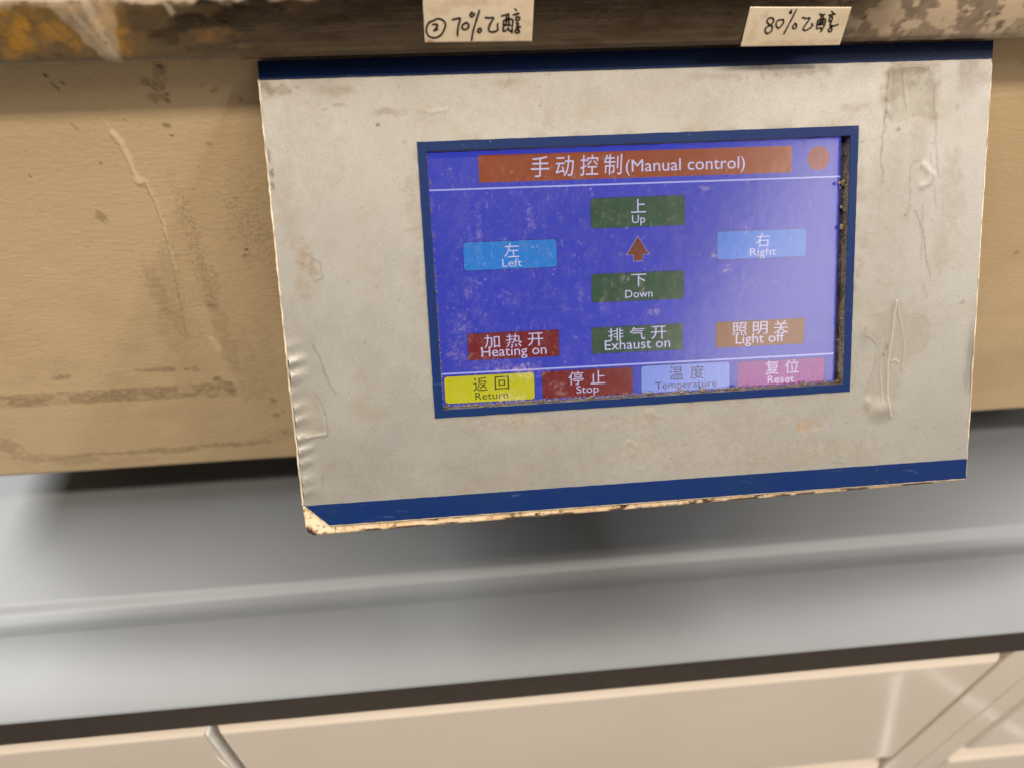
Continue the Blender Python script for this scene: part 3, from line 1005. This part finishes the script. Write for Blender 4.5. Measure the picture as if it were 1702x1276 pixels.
# shallow curls where clear tape lifted
for pts_, w_, h_ in [([(178.1, 39.8), (181.3, 36.4), (180.5, 33.5), (177.8, 32.2)], 1.3, .32), ([(165, 73.2), (170, 74.2), (177, 73.8)], 1.1, .35), ([(63, -60), (66, -57.5), (68.5, -60), (67, -63)], .9, .22), ([(-54.1, -48.1), (-51, -47.4), (-47.5, -47.2)], .9, .28), ([(163.9, 74), (163, 66), (162.6, 58)], .8, .22), ([(72, -47), (74.5, -46), (76, -48.6)], .8, .2), ([(-6, 66), (-2, 64), (4, 65)], .6, .12)]:
    nz += 0.5 * h_ * Field(U, V).stroke(pts_, w_ * 1.6, 1, jitter=.3, soft=.9).F
VP_ = pt(U + dU, V, nz)
mesh('face_plate', VP_.reshape(-1, 3), grid_faces(*U.shape, keep=keep), M_plate, mach, smooth=True,
     attrs={'film': film.F, 'dark': dark.F, 'rust': rustf.F})
plate = mach.children[-1]
pl = [o for o in mach.children if o.name.startswith('face_plate')][0]
# cut edge of the sheet, 1 mm thick
def strip(name, path, n0, n1, mat, parent):
    v, f = [], []
    for p in path:
        v += [pt(p[0], p[1], n0), pt(p[0], p[1], n1)]
    for i in range(len(path) - 1):
        f.append((2 * i, 2 * i + 2, 2 * i + 3, 2 * i + 1))
    return mesh(name, np.array(v), f, mat, parent)


M_bright_edge = plain('worn_cream_edge', (0.62, 0.52, 0.39), 0.4, var=0.55, scale=160)
lv = np.arange(82.4, -74, -2.0)
el = [(-58.3 + (0.3 * random.random() - .15) + 0.6 * float(sstep(-20, -74, np.array(v_))), v_) for v_ in lv]
mesh_el = panel_sheet('plate_edge', [(p[0] + .15, p[1]) for p in el] + [(p[0] - .5, p[1]) for p in el[::-1]], None, -1.1, -0.15, M_bright_edge, pl)
er = [(202.15 + (0.2 * random.random() - .1), v_) for v_ in np.arange(-81, 76, 2.0)]
panel_sheet('plate_edge', er + [(p[0] + .35, p[1]) for p in er[::-1]], None, -0.9, 0.02, M_bright_edge, pl)
pe_b = panel_sheet('plate_edge', [(-49.2, -82.0), (-49.2, -82.5), (202, -82.5), (202, -82.0)], None, -1.0, -0.1, M_bright_edge, pl)

H_ = 0.22
panel_sheet('blue_stripe', [(-58.2, 82.5), (-58.2, 76.6), (202.1, 76.35), (202.1, 82.5)], None, -0.1, H_ + .1, M_blue, pl, jit=0.06)
panel_sheet('blue_stripe', [(-57.0, -73.8), (-48.9, -81.9), (202.1, -81.95), (202.1, -74.0)], None, -0.1, H_ + .1, M_blue, pl, jit=0.06)
panel_sheet('blue_border', [(-7.0, 54.6), (-7.0, -43.7), (152.6, -43.6), (152.6, 54.7)], [(-3.9, 51.4), (-3.8, -40.8), (149.9, -40.6), (149.6, 51.3)], -0.1, H_ + .1, M_blue, pl, jit=0.07)

# ------------------------------------------------------------------ touchscreen set back behind the plate
D = -5.0
ts_name = 'touchscreen'
scr_mat = mat_screen('lcd_blue', (50, 62, 190))
v4 = np.array([pt(a, b, D) for a, b in ((-6.5, -43), (148.75, -43), (148.75, 54), (-6.5, 54))])
ts = mesh(ts_name, v4, [(0, 1, 2, 3)], scr_mat, mach)
M_blk = plain('lcd_black_border', (0.030, 0.028, 0.026), 0.35)
fr = panel_sheet('black_border', [(148.8, -43.5), (153.5, -43.5), (153.5, 54.5), (148.8, 54.5)], None, D - .4, D + .25, M_blk, ts)
# walls of the recess
IW = [(-4.0, 51.35), (149.9, 51.35), (149.9, -40.9), (-4.0, -40.9)]
rv, rf = [], []
N_ = 60
path = []
for i in range(4):
    p, q = np.array(IW[i]), np.array(IW[(i + 1) % 4])
    for s in range(N_):
        path.append(p + (q - p) * s / N_)
path = np.array(path)
k = len(path)
for nn in (0.0, -1.2, -2.6, D - .2):
    w = (fbm(path[:, 0] / 2.5, path[:, 1] / 2.5 + nn) - .5) * (0.7 if nn < 0 else 0)
    c_ = np.array([73.0, 5.0])
    dirs = np.sign(c_ - path) * (abs(path - np.array([72.95, 5.2])) > np.array([76.9, 46.0]))
    rv.append(pt(path[:, 0] + dirs[:, 0] * w, path[:, 1] + dirs[:, 1] * w, nn))
rv = np.concatenate(rv)
for r in range(3):
    for i in range(k):
        j = (i + 1) % k
        rf.append((r * k + i, r * k + j, (r + 1) * k + j, (r + 1) * k + i))
mesh('screen_recess', rv, np.array(rf), M_grime if False else M_wall, mach, smooth=False)

ROT = RA(-0.42)


def uipt(u, v, n):
    c_ = (72.5, 5.0)
    du, dv = u - c_[0], v - c_[1]
    return pt(c_[0] + du * math.cos(ROT) - dv * math.sin(ROT), c_[1] + du * math.sin(ROT) + dv * math.cos(ROT), n)


def ui_poly(name, poly, mat, n=D + .10, label=None):
    v = np.array([uipt(p[0], p[1], n) for p in poly])
    o = mesh(name, v, [tuple(range(len(poly)))], mat, ts)
    if label:
        o['label'] = label
    return o


def rrect(x0, x1, y0, y1, r):
    if r <= 0:
        return [(x0, y0), (x1, y0), (x1, y1), (x0, y1)]
    out = []
    for cx_, cy_, a0 in ((x0 + r, y0 + r, 180), (x1 - r, y0 + r, 270), (x1 - r, y1 - r, 0), (x0 + r, y1 - r, 90)):
        for k_ in range(5):
            a = RA(a0 + k_ * 22.5)
            out.append((cx_ + r * math.cos(a), cy_ + r * math.sin(a)))
    return out


TXT = []


def ui_text(s, u, v, h, mat, n=D + .22, width=None, weight=0.0, shear=0.0, squash=1.0):
    """text centred on u with its baseline at v; h is the cap height in mm"""
    cu_ = bpy.data.curves.new('t', 'FONT')
    cu_.body = s
    cu_.align_x = 'LEFT'
    cu_.size = 1.0
    cu_.offset = weight
    cu_.shear = shear
    cu_.resolution_u = 3
    tmp = bpy.data.objects.new('t', cu_)
    S.collection.objects.link(tmp)
    dg = bpy.context.evaluated_depsgraph_get()
    dg.update()
    me = bpy.data.meshes.new_from_object(tmp.evaluated_get(dg))
    bpy.data.objects.remove(tmp)
    co = np.array([v_.co for v_ in me.vertices])[:, :2]
    faces = [tuple(p.vertices) for p in me.polygons]
    lo, hi = co.min(0), co.max(0)
    cjk = any(ord(ch) > 0x2000 for ch in s)
    sc = (h / (hi[1] - lo[1])) if cjk else h / 0.72
    sx_ = sc if width is None else width / (hi[0] - lo[0])
    sy_ = sc * squash
    base = lo[1] if cjk else 0.0
    X_ = (co[:, 0] - (lo[0] + hi[0]) / 2) * sx_ + u
    Y_ = (co[:, 1] - base) * sy_ + v
    V_ = np.array([uipt(a, b, n) for a, b in zip(X_, Y_)])
    bpy.data.meshes.remove(me)
    return mesh('screen_text', V_, faces, mat, ts)


E_white = mat_screen('lcd_white', (205, 200, 240), grid=.05)
E_line = mat_screen('lcd_line', (175, 180, 245), grid=.05)
E_orange = mat_screen('lcd_brown_orange', (150, 66, 24))
E_green = mat_screen('lcd_green', (38, 78, 55))
E_sky = mat_screen('lcd_sky', (22, 126, 215))
E_sky2 = mat_screen('lcd_sky_pale', (62, 122, 222))
E_red = mat_screen('lcd_red', (122, 24, 30))
E_yel = mat_screen('lcd_yellow', (206, 200, 22))
E_pale = mat_screen('lcd_pale_blue', (128, 150, 236))
E_mag = mat_screen('lcd_magenta', (150, 44, 150))
E_ltoff = mat_screen('lcd_light_brown', (126, 62, 18))
E_dark = mat_screen('lcd_dark_text', (58, 50, 70), grid=.05)
E_ink = mat_screen('lcd_olive_text', (60, 58, 30), grid=.05)
E_circ = mat_screen('lcd_round_lamp', (136, 34, 38))
E_rim = mat_screen('lcd_button_rim', (40, 44, 130))

ui_poly('title_bar', rrect(13.9, 129.7, 39.9, 49.4, 0), E_orange)
for nm, x0, x1, y, hh in (('screen_line', -6, 148.7, 37.85, .55), ('screen_line', -6, 148.7, -28.75, .6)):
    ui_poly(nm, rrect(x0, x1, y - hh / 2, y + hh / 2, 0), E_line)


def button(x0, x1, y0, y1, mat, r=1.1):
    ui_poly('button_shadow', rrect(x0 - .28, x1 + .28, y0 - .28, y1 + .28, r), E_rim, D + .05)
    ui_poly('screen_button', rrect(x0, x1, y0, y1, r), mat)


button(54.2, 89.2, 22.4, 33.0, E_green)
button(54.0, 89.0, -4.7, 5.6, E_green)
button(7.0, 41.2, 9.0, 19.0, E_sky)
button(101.8, 136.2, 9.1, 19.3, E_sky2)
button(7.0, 41.0, -24.1, -14.3, E_red, 0)
button(53.7, 88.6, -24.0, -14.3, E_green, 0)
button(101.6, 136.3, -24.1, -14.5, E_ltoff, 0)
button(-2.5, 31.3, -40.1, -29.9, E_yel)
button(34.4, 69.0, -40.2, -29.9, E_red)
button(72.5, 107.1, -40.2, -29.8, E_pale)
button(110.4, 145.0, -39.9, -30.2, E_mag)
ui_poly('round_lamp', [(140.0 + 4.3 * math.cos(a), 44.7 + 4.3 * math.sin(a)) for a in np.linspace(0, 2 * math.pi, 33)[:-1]], E_circ)
arr = [(71.6, 18.9), (67.3, 12.2), (69.9, 12.2), (69.9, 9.9), (73.4, 9.9), (73.4, 12.2), (75.8, 12.2)]
ui_poly('arrow_icon', [((p[0] - 71.6) * 1.05 + 71.6, (p[1] - 13.9) * 1.04 + 13.9) for p in arr], E_line, D + .08)
ui_poly('arrow_icon', arr, mat_screen('lcd_arrow', (118, 52, 26)), D + .14)

for ch, u_ in zip('手动控制', (36.0, 45.0, 54.0, 62.8)):
    ui_text(ch, u_, 41.2, 7.2, E_white, shear=.06, width=6.7)
ui_text('(Manual control)', 89.6, 42.0, 4.5, E_white, width=44.6, weight=0.0)
ui_text('上', 71.9, 27.4, 4.9, E_white, width=5.6)
ui_text('Up', 71.9, 23.7, 3.0, E_white, width=4.9)
ui_text('下', 71.8, 0.5, 4.6, E_white, width=5.6)
ui_text('Down', 71.8, -3.6, 3.0, E_white, width=10.4)
ui_text('左', 24.6, 13.1, 5.2, E_white, width=5.4)
ui_text('Left', 24.6, 9.8, 2.9, E_white, width=7.2)
ui_text('右', 119.2, 13.2, 5.0, E_white, width=5.4)
ui_text('Right', 119.4, 10.0, 3.0, E_white, width=10.2)
for ch, u_ in zip('加热开', (16.0, 24.2, 32.3)):
    ui_text(ch, u_, -19.9, 4.9, E_white, width=5.8)
ui_text('Heating on', 24.1, -23.1, 3.65, E_white, width=24.4, squash=1.05)
for ch, u_ in zip('排气开', (62.8, 71.1, 79.3)):
    ui_text(ch, u_, -19.6, 4.9, E_white, width=5.8)
ui_text('Exhaust on', 71.1, -22.9, 3.65, E_white, width=25.2, squash=1.05)
for ch, u_ in zip('照明关', (110.8, 118.9, 127.1)):
    ui_text(ch, u_, -19.8, 4.9, E_white, width=5.8)
ui_text('Light off', 118.9, -23.0, 3.65, E_white, width=19.2, squash=1.05)
for ch, u_ in zip('返回', (10.9, 19.0)):
    ui_text(ch, u_, -35.9, 5.2, E_ink, width=5.4)
ui_text('Return', 15.0, -39.2, 2.9, E_ink, width=12.4)
for ch, u_ in zip('停止', (47.2, 55.6)):
    ui_text(ch, u_, -35.6, 5.2, E_white, width=5.6)
ui_text('Stop', 51.6, -38.8, 2.9, E_white, width=8.6)
for ch, u_ in zip('温度', (86.0, 94.2)):
    ui_text(ch, u_, -35.7, 5.2, E_dark, width=5.4)
ui_text('Temperature', 89.9, -39.0, 2.9, E_dark, width=24.2)
for ch, u_ in zip('复位', (124.0, 131.9)):
    ui_text(ch, u_, -35.6, 5.4, E_white, width=5.6)
ui_text('Reset', 127.6, -38.9, 2.9, E_white, width=10.6)

# touch film over the display
fu, fv_ = np.meshgrid(np.arange(-6.5, 153.4, .45), np.arange(-43, 54, .45), indexing='ij')
film = Field(fu, fv_)
for c in [(27, -28.6, 6.5, 2.6, .95), (19.5, -27, 4, 2.4, .6), (22, -38.5, 4.5, 3.0, .9), (100.4, 10.5, 2.0, 1.1, .9), (111.8, 19.6, 1.3, 1.6, .7), (117.6, 9.6, 2.0, 2.2, .8), (105.2, 5, 1.4, 1.8, .7), (77, -9.2, 1.8, 1.3, .85), (66.6, 3.6, 1.8, 1.3, .5), (72.8, 1.0, 1.0, 2.8, .5), (49.5, 41.5, 2.0, 1.6, .6), (22.4, 19.6, .9, .9, .6), (97, 35.2, 2, 1.0, .7), (89, 33.6, 1.0, .8, .5), (124, 27, .9, .7, .8),
          (83, -17.5, 1.2, .8, .5), (39, -34.5, 3.0, 1.3, .5), (41.5, -38, 2.2, 2.2, .4), (84.5, -39, 3.6, 1.2, .5), (91.5, -36.5, .9, .9, .4), (114, -34, 1.0, 2, .3), (126.5, -38.6, 4.0, 1.6, .55), (117.5, -.2, .8, .7, .9), (124.6, -.4, 1.0, .6, .9), (127.5, -16.8, 2.4, 2.0, .5), (125, -21, 3, 1, .4), (140.5, -35.5, 1.4, 3, .3), (12.8, 16, 1, 5, .3), (32, 27, 1.5, 4, .4), (13.2, 27, 1.2, 7, .38), (9, 3, 3, 4, .3), (5, -12, 4, 5, .35), (3, -20, 4, 5, .35), (12, -25, 8, 3, .35), (49, 0, 2, 3, .3), (58, -5, 2, 3, .35), (23.5, -1, 5, 3, .22), (61, 27, 2.5, 2, .25), (85, 24.5, 2.2, 1.2, .4), (84.5, 29.5, 1.6, 1.2, .35)]:
    film.blob(*c[:4], amt=c[4], rough=.9, scale=1.5, soft=.4)
for k_ in range(520):
    r_ = RNG.uniform(.16, .45)
    film.blob(RNG.uniform(-4, 149), RNG.uniform(-41, 52), r_, r_ * RNG.uniform(.6, 1.3), amt=RNG.uniform(.25, .9), rough=.5, scale=.8)
for k_ in range(26):
    cx_, cy_ = RNG.uniform(-2, 148), RNG.uniform(-40, 50)
    L = RNG.uniform(2, 9)
    a = RNG.choice([1.35, 1.8, .6, 2.4]) + RNG.uniform(-.2, .2)
    film.stroke([(cx_, cy_), (cx_ + L * math.cos(a), cy_ + L * math.sin(a))], RNG.uniform(.3, .9), RNG.uniform(.12, .35), jitter=.8)
# the film gets dirtier towards the rim of the opening
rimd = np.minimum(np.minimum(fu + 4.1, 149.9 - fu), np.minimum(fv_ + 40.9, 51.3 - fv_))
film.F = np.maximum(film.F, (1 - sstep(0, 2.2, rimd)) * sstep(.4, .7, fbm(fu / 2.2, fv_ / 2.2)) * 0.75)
film.F = np.maximum(film.F, 0.14 * sstep(.5, .75, fbm(fu / 5 + 5, fv_ / 14 + 2)))
mesh('touch_film', pt(fu, fv_, D + 1.0).reshape(-1, 3), grid_faces(*fu.shape), M_film, ts, smooth=True, attrs={'film': film.F})

# crusted grime lying in the bottom and right corners of the recess
gv, gf = [], []


def lump(u, v, n, r, sq):
    b = len(gv)
    seg = 6
    ring = []
    for lat, rr, hh in ((0, 1.0, 0.0), (1, .7, .6)):
        for s in range(seg):
            a = 2 * math.pi * s / seg
            q = rr * r * random.uniform(.65, 1.3)
            ring.append(pt(u + q * math.cos(a), v + q * math.sin(a) * sq, n + hh * r * .8))
    ring.append(pt(u, v, n + r * .9))
    gv.extend(ring)
    for s in range(seg):
        t_ = (s + 1) % seg
        gf.append((b + s, b + t_, b + seg + t_, b + seg + s))
        gf.append((b + seg + s, b + seg + t_, b + 2 * seg))


for k_ in range(1500):
    u = random.uniform(-4.2, 149.8)
    r = random.uniform(.10, .32) * (1 if random.random() < .95 else 2.0)
    v = -40.9 + abs(random.gauss(0, .55)) + .15
    lump(u, v, random.uniform(D + 1.0, -2.2), r, .7)
for k_ in range(330):
    v = random.uniform(-40.9, 51)
    if random.random() > .35 + .65 * float(fbm(np.array(v / 6.0), np.array(3.3))) + (.3 if v < -5 else 0):
        continue
    lump(149.9 - abs(random.gauss(0, .15)), v, random.uniform(D + 1.0, -.6), random.uniform(.12, .36), 1)
for k_ in range(260):
    lump(-3.9 + abs(random.gauss(0, .2)), random.uniform(-40, 50) if random.random() < .4 else random.uniform(-40, 10), random.uniform(-2.6, -.6), random.uniform(.12, .35), 1)
for u, v, r in ((148.4, 35.2, 1.1), (149.2, 33.8, 1.0), (148.6, 19.0, 1.0), (149.2, 25.5, .9), (52.0, -40.0, .9), (74.5, -40.0, .8), (87, -40.0, .9), (33.5, -39.9, .7), (95.5, -40, .9), (108, -40, .9), (136, -40.1, .8), (-2.5, -40.2, .9)):
    for q in range(7):
        lump(u + random.gauss(0, .5), v + random.gauss(0, .35), random.uniform(-3.4, -2.0), r * random.uniform(.35, .8), 1)
tag(mesh('grime_crust', np.array(gv), gf, M_grime, mach, smooth=False), kind='stuff')

# ------------------------------------------------------------------ clear tape remnants stuck on the panel
def tape(outline, ridges, label, group=None, n0=.35):
    o = np.array(outline, float)
    lo, hi = o.min(0), o.max(0)
    a, b = np.meshgrid(np.arange(lo[0], hi[0] + .3, .3), np.arange(lo[1], hi[1] + .3, .3), indexing='ij')
    ca, cb = (a[:-1, :-1] + .15), (b[:-1, :-1] + .15)
    ins = np.zeros(ca.shape, bool)
    j = len(o) - 1
    for i in range(len(o)):
        xi, yi, xj, yj = *o[i], *o[j]
        c = ((yi > cb) != (yj > cb)) & (ca < (xj - xi) * (cb - yi) / (yj - yi + 1e-9) + xi)
        ins ^= c
        j = i
    h = np.zeros_like(a) + .25 * fbm(a / 6, b / 6)
    fold = np.zeros_like(a)
    for pts_, w_, h_ in ridges:
        fr_ = Field(a, b).stroke(pts_, w_, 1, jitter=.3, soft=.9).F
        h += h_ * fr_
        fold = np.maximum(fold, fr_ * min(1, h_ * 1.2))
    # follow the plate: same bulges as under it
    h += 0.7 * np.exp(-(((a - 165.5) / 4.2) ** 2 + ((b + 51.5) / 3.6) ** 2))
    V_ = pt(a, b, n0 + h).reshape(-1, 3)
    F = grid_faces(*a.shape, keep=ins)
    used = np.unique(F)
    mp = -np.ones(len(V_), int)
    mp[used] = np.arange(len(used))
    ob = mesh('clear_tape', V_[used], mp[F], M_tape, None, smooth=True, attrs={'fold': fold.ravel()[used]})
    sol = ob.modifiers.new('thickness', 'SOLIDIFY')
    sol.thickness = 0.00006
    tag(ob, label, 'tape', 'clear tape remnants on the control panel')
    return ob


tape([(156.9, -21.6), (158.6, -15.0), (162.5, -13.4), (166, -14), (169.3, -8.8), (171.8, -10), (174.5, -15.5), (179, -14.2), (182.4, -16), (184, -21), (183.6, -26), (181, -29.5), (176, -31), (173.6, -38), (172.2, -48), (170.6, -54.5), (166.5, -57.2), (161.5, -55), (159.0, -49.5), (159.4, -42), (162.5, -33), (162.6, -26)],
     [([(169.5, -9.6), (168.4, -23.4), (167.4, -32.6), (167.6, -46.9), (169.3, -54.6)], .8, .6), ([(170.0, -9.7), (172.6, -20.6), (173.7, -27), (173.5, -36.5)], .55, .35), ([(164.8, -24), (164.4, -36), (166, -50)], .55, .3), ([(157, -22.5), (160, -22.8), (162.6, -25.4)], .5, .25), ([(168.8, -32.8), (170.5, -32.2), (171.8, -33.6)], .7, .5)],
     'wrinkled clear tape with long vertical fold, right of the touchscreen lower corner')
tape([(163.2, 74.6), (178.3, 74.8), (180.4, 71), (181.6, 64), (182.4, 56), (175, 57.5), (168, 55.2), (162.6, 57.5), (162.4, 66)],
     [([(163.6, 74), (163.0, 66), (162.8, 58)], .5, .2), ([(168.3, 74), (169, 68), (170.6, 60)], .5, .22), ([(178, 74), (180.6, 68), (181.4, 58)], .5, .2), ([(165, 73.8), (171, 74.3), (177, 74)], .8, .35)],
     'yellowed clear tape patch under the upper blue stripe at the panel top right corner')
tape([(-56.8, -21.5), (-53.4, -28.0), (-49.8, -31.6), (-47.6, -36), (-46.5, -42), (-46.6, -47.6), (-51, -47.8), (-54.5, -48.6), (-56.4, -49)],
     [([(-53.4, -28.4), (-49.6, -32.0), (-47, -38.9), (-46.8, -47.2)], .6, .25), ([(-54.1, -48.1), (-51, -47.4), (-47.5, -47.2)], .8, .4)],
     'faint half round of clear tape on the crumpled left edge of the panel', n0=.3)

# ------------------------------------------------------------------ paper labels on the steel rim
def paper(corners, label, stains):
    """corners in mm (x, z): bottom left, bottom right, top right, top left; bends over the rounded rim"""
    c = np.array(corners, float)
    s, t = np.meshgrid(np.linspace(0, 1, 60), np.linspace(0, 1, 36), indexing='ij')
    X_ = (c[0, 0] * (1 - s) + c[1, 0] * s) * (1 - t) + (c[3, 0] * (1 - s) + c[2, 0] * s) * t
    Z_ = (c[0, 1] * (1 - s) + c[1, 1] * s) * (1 - t) + (c[3, 1] * (1 - s) + c[2, 1] * s) * t
    # height above the top bend starts to lean back
    zt = -89.5
    th = np.clip((Z_ - zt) / 7.0, 0, math.pi / 2)
    Yp = RY * 1000 - 0.42 + 7.4 * (1 - np.cos(th)) + .12 * (fbm(X_ / 8, Z_ / 8) - .5)
    Zp = np.where(Z_ > zt, zt + 7.4 * np.sin(th), Z_)
    f = Field(X_, Z_)
    for q in stains:
        f.blob(*q, rough=.9, scale=1.4, soft=.6)
    ob = thing('paper_label', ((c[0, 0] + c[1, 0]) / 2000, RY - .0008, KR * c[:, 1].min() / 1000), label, 'label', 'handwritten paper labels on the steel rim')
    mesh('paper', np.stack([X_ * KR, Yp, Zp * KR], -1).reshape(-1, 3) / 1000, grid_faces(*s.shape), M_paper, ob, smooth=True, attrs={'film': f.F})
    sol = ob.children[0].modifiers.new('thickness', 'SOLIDIFY')
    sol.thickness = 0.00022
    sol.offset = 1
    return ob, lambda x, z: np.array([KR, 1, KR]) * np.array([x, RY * 1000 - 0.66 + (7.4 * (1 - math.cos(max(0, (z - zt) / 7.0))) if z > zt else 0), z if z <= zt else zt + 7.4 * math.sin((z - zt) / 7.0)]) / 1000


def smooth_path(p, k=4):
    p = np.array(p, float)
    if len(p) < 3:
        return p
    out = []
    for i in range(len(p) - 1):
        a, b, c, d = p[max(i - 1, 0)], p[i], p[i + 1], p[min(i + 2, len(p) - 1)]
        for s in range(k):
            t = s / k
            out.append(.5 * ((2 * b) + (-a + c) * t + (2 * a - 5 * b + 4 * c - d) * t * t + (-a + 3 * b - 3 * c + d) * t ** 3))
    out.append(p[-1])
    return np.array(out)


def ink(strokes, mapf, parent, w=.34, name='handwriting'):
    v, f = [], []
    for st in strokes:
        ww = w
        p = smooth_path(st)
        b = len(v)
        for i in range(len(p)):
            d = p[min(i + 1, len(p) - 1)] - p[max(i - 1, 0)]
            d = d / (np.hypot(*d) + 1e-9)
            nrm = np.array([-d[1], d[0]])
            wi = ww * (.85 + .3 * random.random()) * (.75 if i in (0, len(p) - 1) else 1)
            for s in (-.5, .5):
                q = p[i] + nrm * wi * s - (d * ww * .3 if i == 0 else 0) + (d * ww * .3 if i == len(p) - 1 else 0)
                v.append(mapf(q[0], q[1]) + np.array([0, -.00012, 0]))
        for i in range(len(p) - 1):
            f.append((b + 2 * i, b + 2 * i + 2, b + 2 * i + 3, b + 2 * i + 1))
    return mesh(name, np.array(v), f, M_ink, parent)


# zoomed sheet pixels -> millimetres on the label
def conv(S_, src, dst):
    # bilinear: label corners on the survey sheet -> label corners in mm
    (x00, y00), (x10, y10), (x11, y11), (x01, y01) = src      # TL TR BR BL
    out = []
    for st in S_:
        o_ = []
        for x, y in st:
            t = (y - y00) / (y01 - y00)
            xl, xr = x00 + (x01 - x00) * t, x10 + (x11 - x10) * t
            q = (x - xl) / (xr - xl)
            a = [(dst[0][k] * (1 - q) + dst[1][k] * q) * (1 - t) + (dst[3][k] * (1 - q) + dst[2][k] * q) * t for k in (0, 1)]
            o_.append(tuple(a))
        out.append(o_)
    return out


lab1, map1 = paper([(-1.9, -103.9), (31.6, -104.4), (31.8, -88.2), (-1.6, -87.6)],
                   'white paper label handwritten 70% ethanol with circled 2, on the steel rim',
                   [(-0.9, -103.8, 1.6, 1.2, .9), (21, -104.8, 4, .8, .6), (26.5, -104.6, 3.5, .7, .5), (10, -92.5, 10, 1.2, .35), (30, -98.5, 1.5, .8, .35), (2, -94, 4, 2, .3), (24.5, -103, 6, 1.4, .3)])
st1 = [[(160, 280), (115, 300), (85, 360), (80, 430), (110, 490), (190, 520), (270, 490), (320, 420), (345, 330), (310, 270), (240, 245), (160, 280)],
       [(165, 330), (215, 325), (235, 345), (210, 385), (180, 425), (205, 405), (240, 400)],
       [(440, 260), (500, 248), (550, 245), (530, 330), (515, 420), (515, 500)],
       [(625, 308), (585, 340), (580, 385), (620, 405), (660, 380), (672, 335), (640, 308), (620, 310)],
       [(715, 155), (690, 200), (710, 222), (740, 205), (748, 180), (722, 172)],
       [(820, 130), (775, 280), (735, 420), (712, 565)],
       [(825, 385), (798, 425), (820, 450), (848, 420), (835, 390), (812, 400)],
       [(900, 235), (960, 240), (1020, 242), (975, 320), (950, 400), (975, 440), (1040, 438), (1080, 415), (1075, 360), (1080, 320)],
       [(1130, 215), (1180, 200), (1240, 185)],
       [(1160, 280), (1160, 350), (1155, 430)], [(1160, 280), (1230, 262), (1290, 268), (1285, 360), (1280, 460)],
       [(1200, 220), (1200, 300), (1190, 350)], [(1232, 210), (1235, 280), (1240, 345)], [(1175, 350), (1215, 345), (1260, 350)], [(1160, 430), (1200, 425), (1225, 390), (1245, 425), (1285, 440)],
       [(1320, 110), (1345, 140)], [(1295, 200), (1335, 190), (1380, 178)], [(1345, 225), (1335, 260), (1355, 285), (1385, 265), (1385, 235), (1350, 228)],
       [(1340, 320), (1375, 325), (1345, 370), (1405, 372)], [(1375, 380), (1325, 425), (1335, 455), (1375, 455), (1385, 430), (1350, 405), (1330, 425)]]
ink(conv(st1, ((30, 0), (1590, 0), (1565, 580), (60, 595)), ((-1.6, -91.4), (31.75, -92.05), (31.6, -104.4), (-1.9, -103.9))), map1, lab1, .56)
lab2, map2 = paper([(99.9, -107.9), (133.4, -108.3), (133.3, -96.3), (100.1, -95.5)],
                   'slanted white paper label hand lettered 80% ethanol, stuck on the steel rim further right',
                   [(118, -107, 16, .8, .35), (105.5, -98.2, 1.0, 1.0, .4), (103, -104, 1.5, 4, .25), (133, -100, 3, 2, .2)])
lab2.children[0]
st2 = [[(530, 240), (480, 230), (440, 275), (470, 320), (510, 350), (500, 405), (450, 445), (415, 420), (430, 360), (500, 320), (530, 270), (525, 240)],
       [(640, 255), (580, 270), (560, 330), (590, 370), (640, 330), (665, 280), (650, 250)],
       [(770, 130), (745, 160), (770, 165), (765, 135)], [(775, 120), (755, 165)],
       [(840, 115), (780, 230), (710, 360), (660, 455)],
       [(820, 310), (785, 345), (790, 380), (825, 370), (832, 325), (810, 305)],
       [(915, 225), (960, 240), (1015, 235), (960, 320), (920, 385), (950, 408), (1010, 375), (1050, 340), (1035, 310)],
       [(1145, 180), (1190, 190), (1220, 185)], [(1125, 260), (1110, 320), (1100, 385)], [(1125, 265), (1190, 250), (1225, 255), (1205, 340), (1155, 430)],
       [(1170, 195), (1160, 270), (1140, 330)], [(1195, 195), (1190, 270), (1165, 330)], [(1120, 330), (1160, 325), (1195, 318)], [(1130, 300), (1200, 290)], [(1110, 385), (1150, 370), (1165, 400)],
       [(1310, 140), (1345, 180)], [(1270, 195), (1310, 190), (1360, 180)], [(1290, 215), (1275, 265), (1310, 270), (1320, 225), (1290, 215)],
       [(1275, 285), (1300, 290), (1285, 335), (1340, 345), (1395, 322)], [(1325, 345), (1265, 390), (1265, 425), (1290, 430), (1305, 395), (1285, 350)]]
ink(conv(st2, ((225, 88), (1585, 92), (1400, 620), (85, 630)), ((100.1, -95.5), (133.3, -96.3), (133.4, -108.3), (99.9, -107.9))), map2, lab2, .50)
for o in S.objects:
    if o.type == 'MESH' and o.name.startswith('face_plate'):
        pass
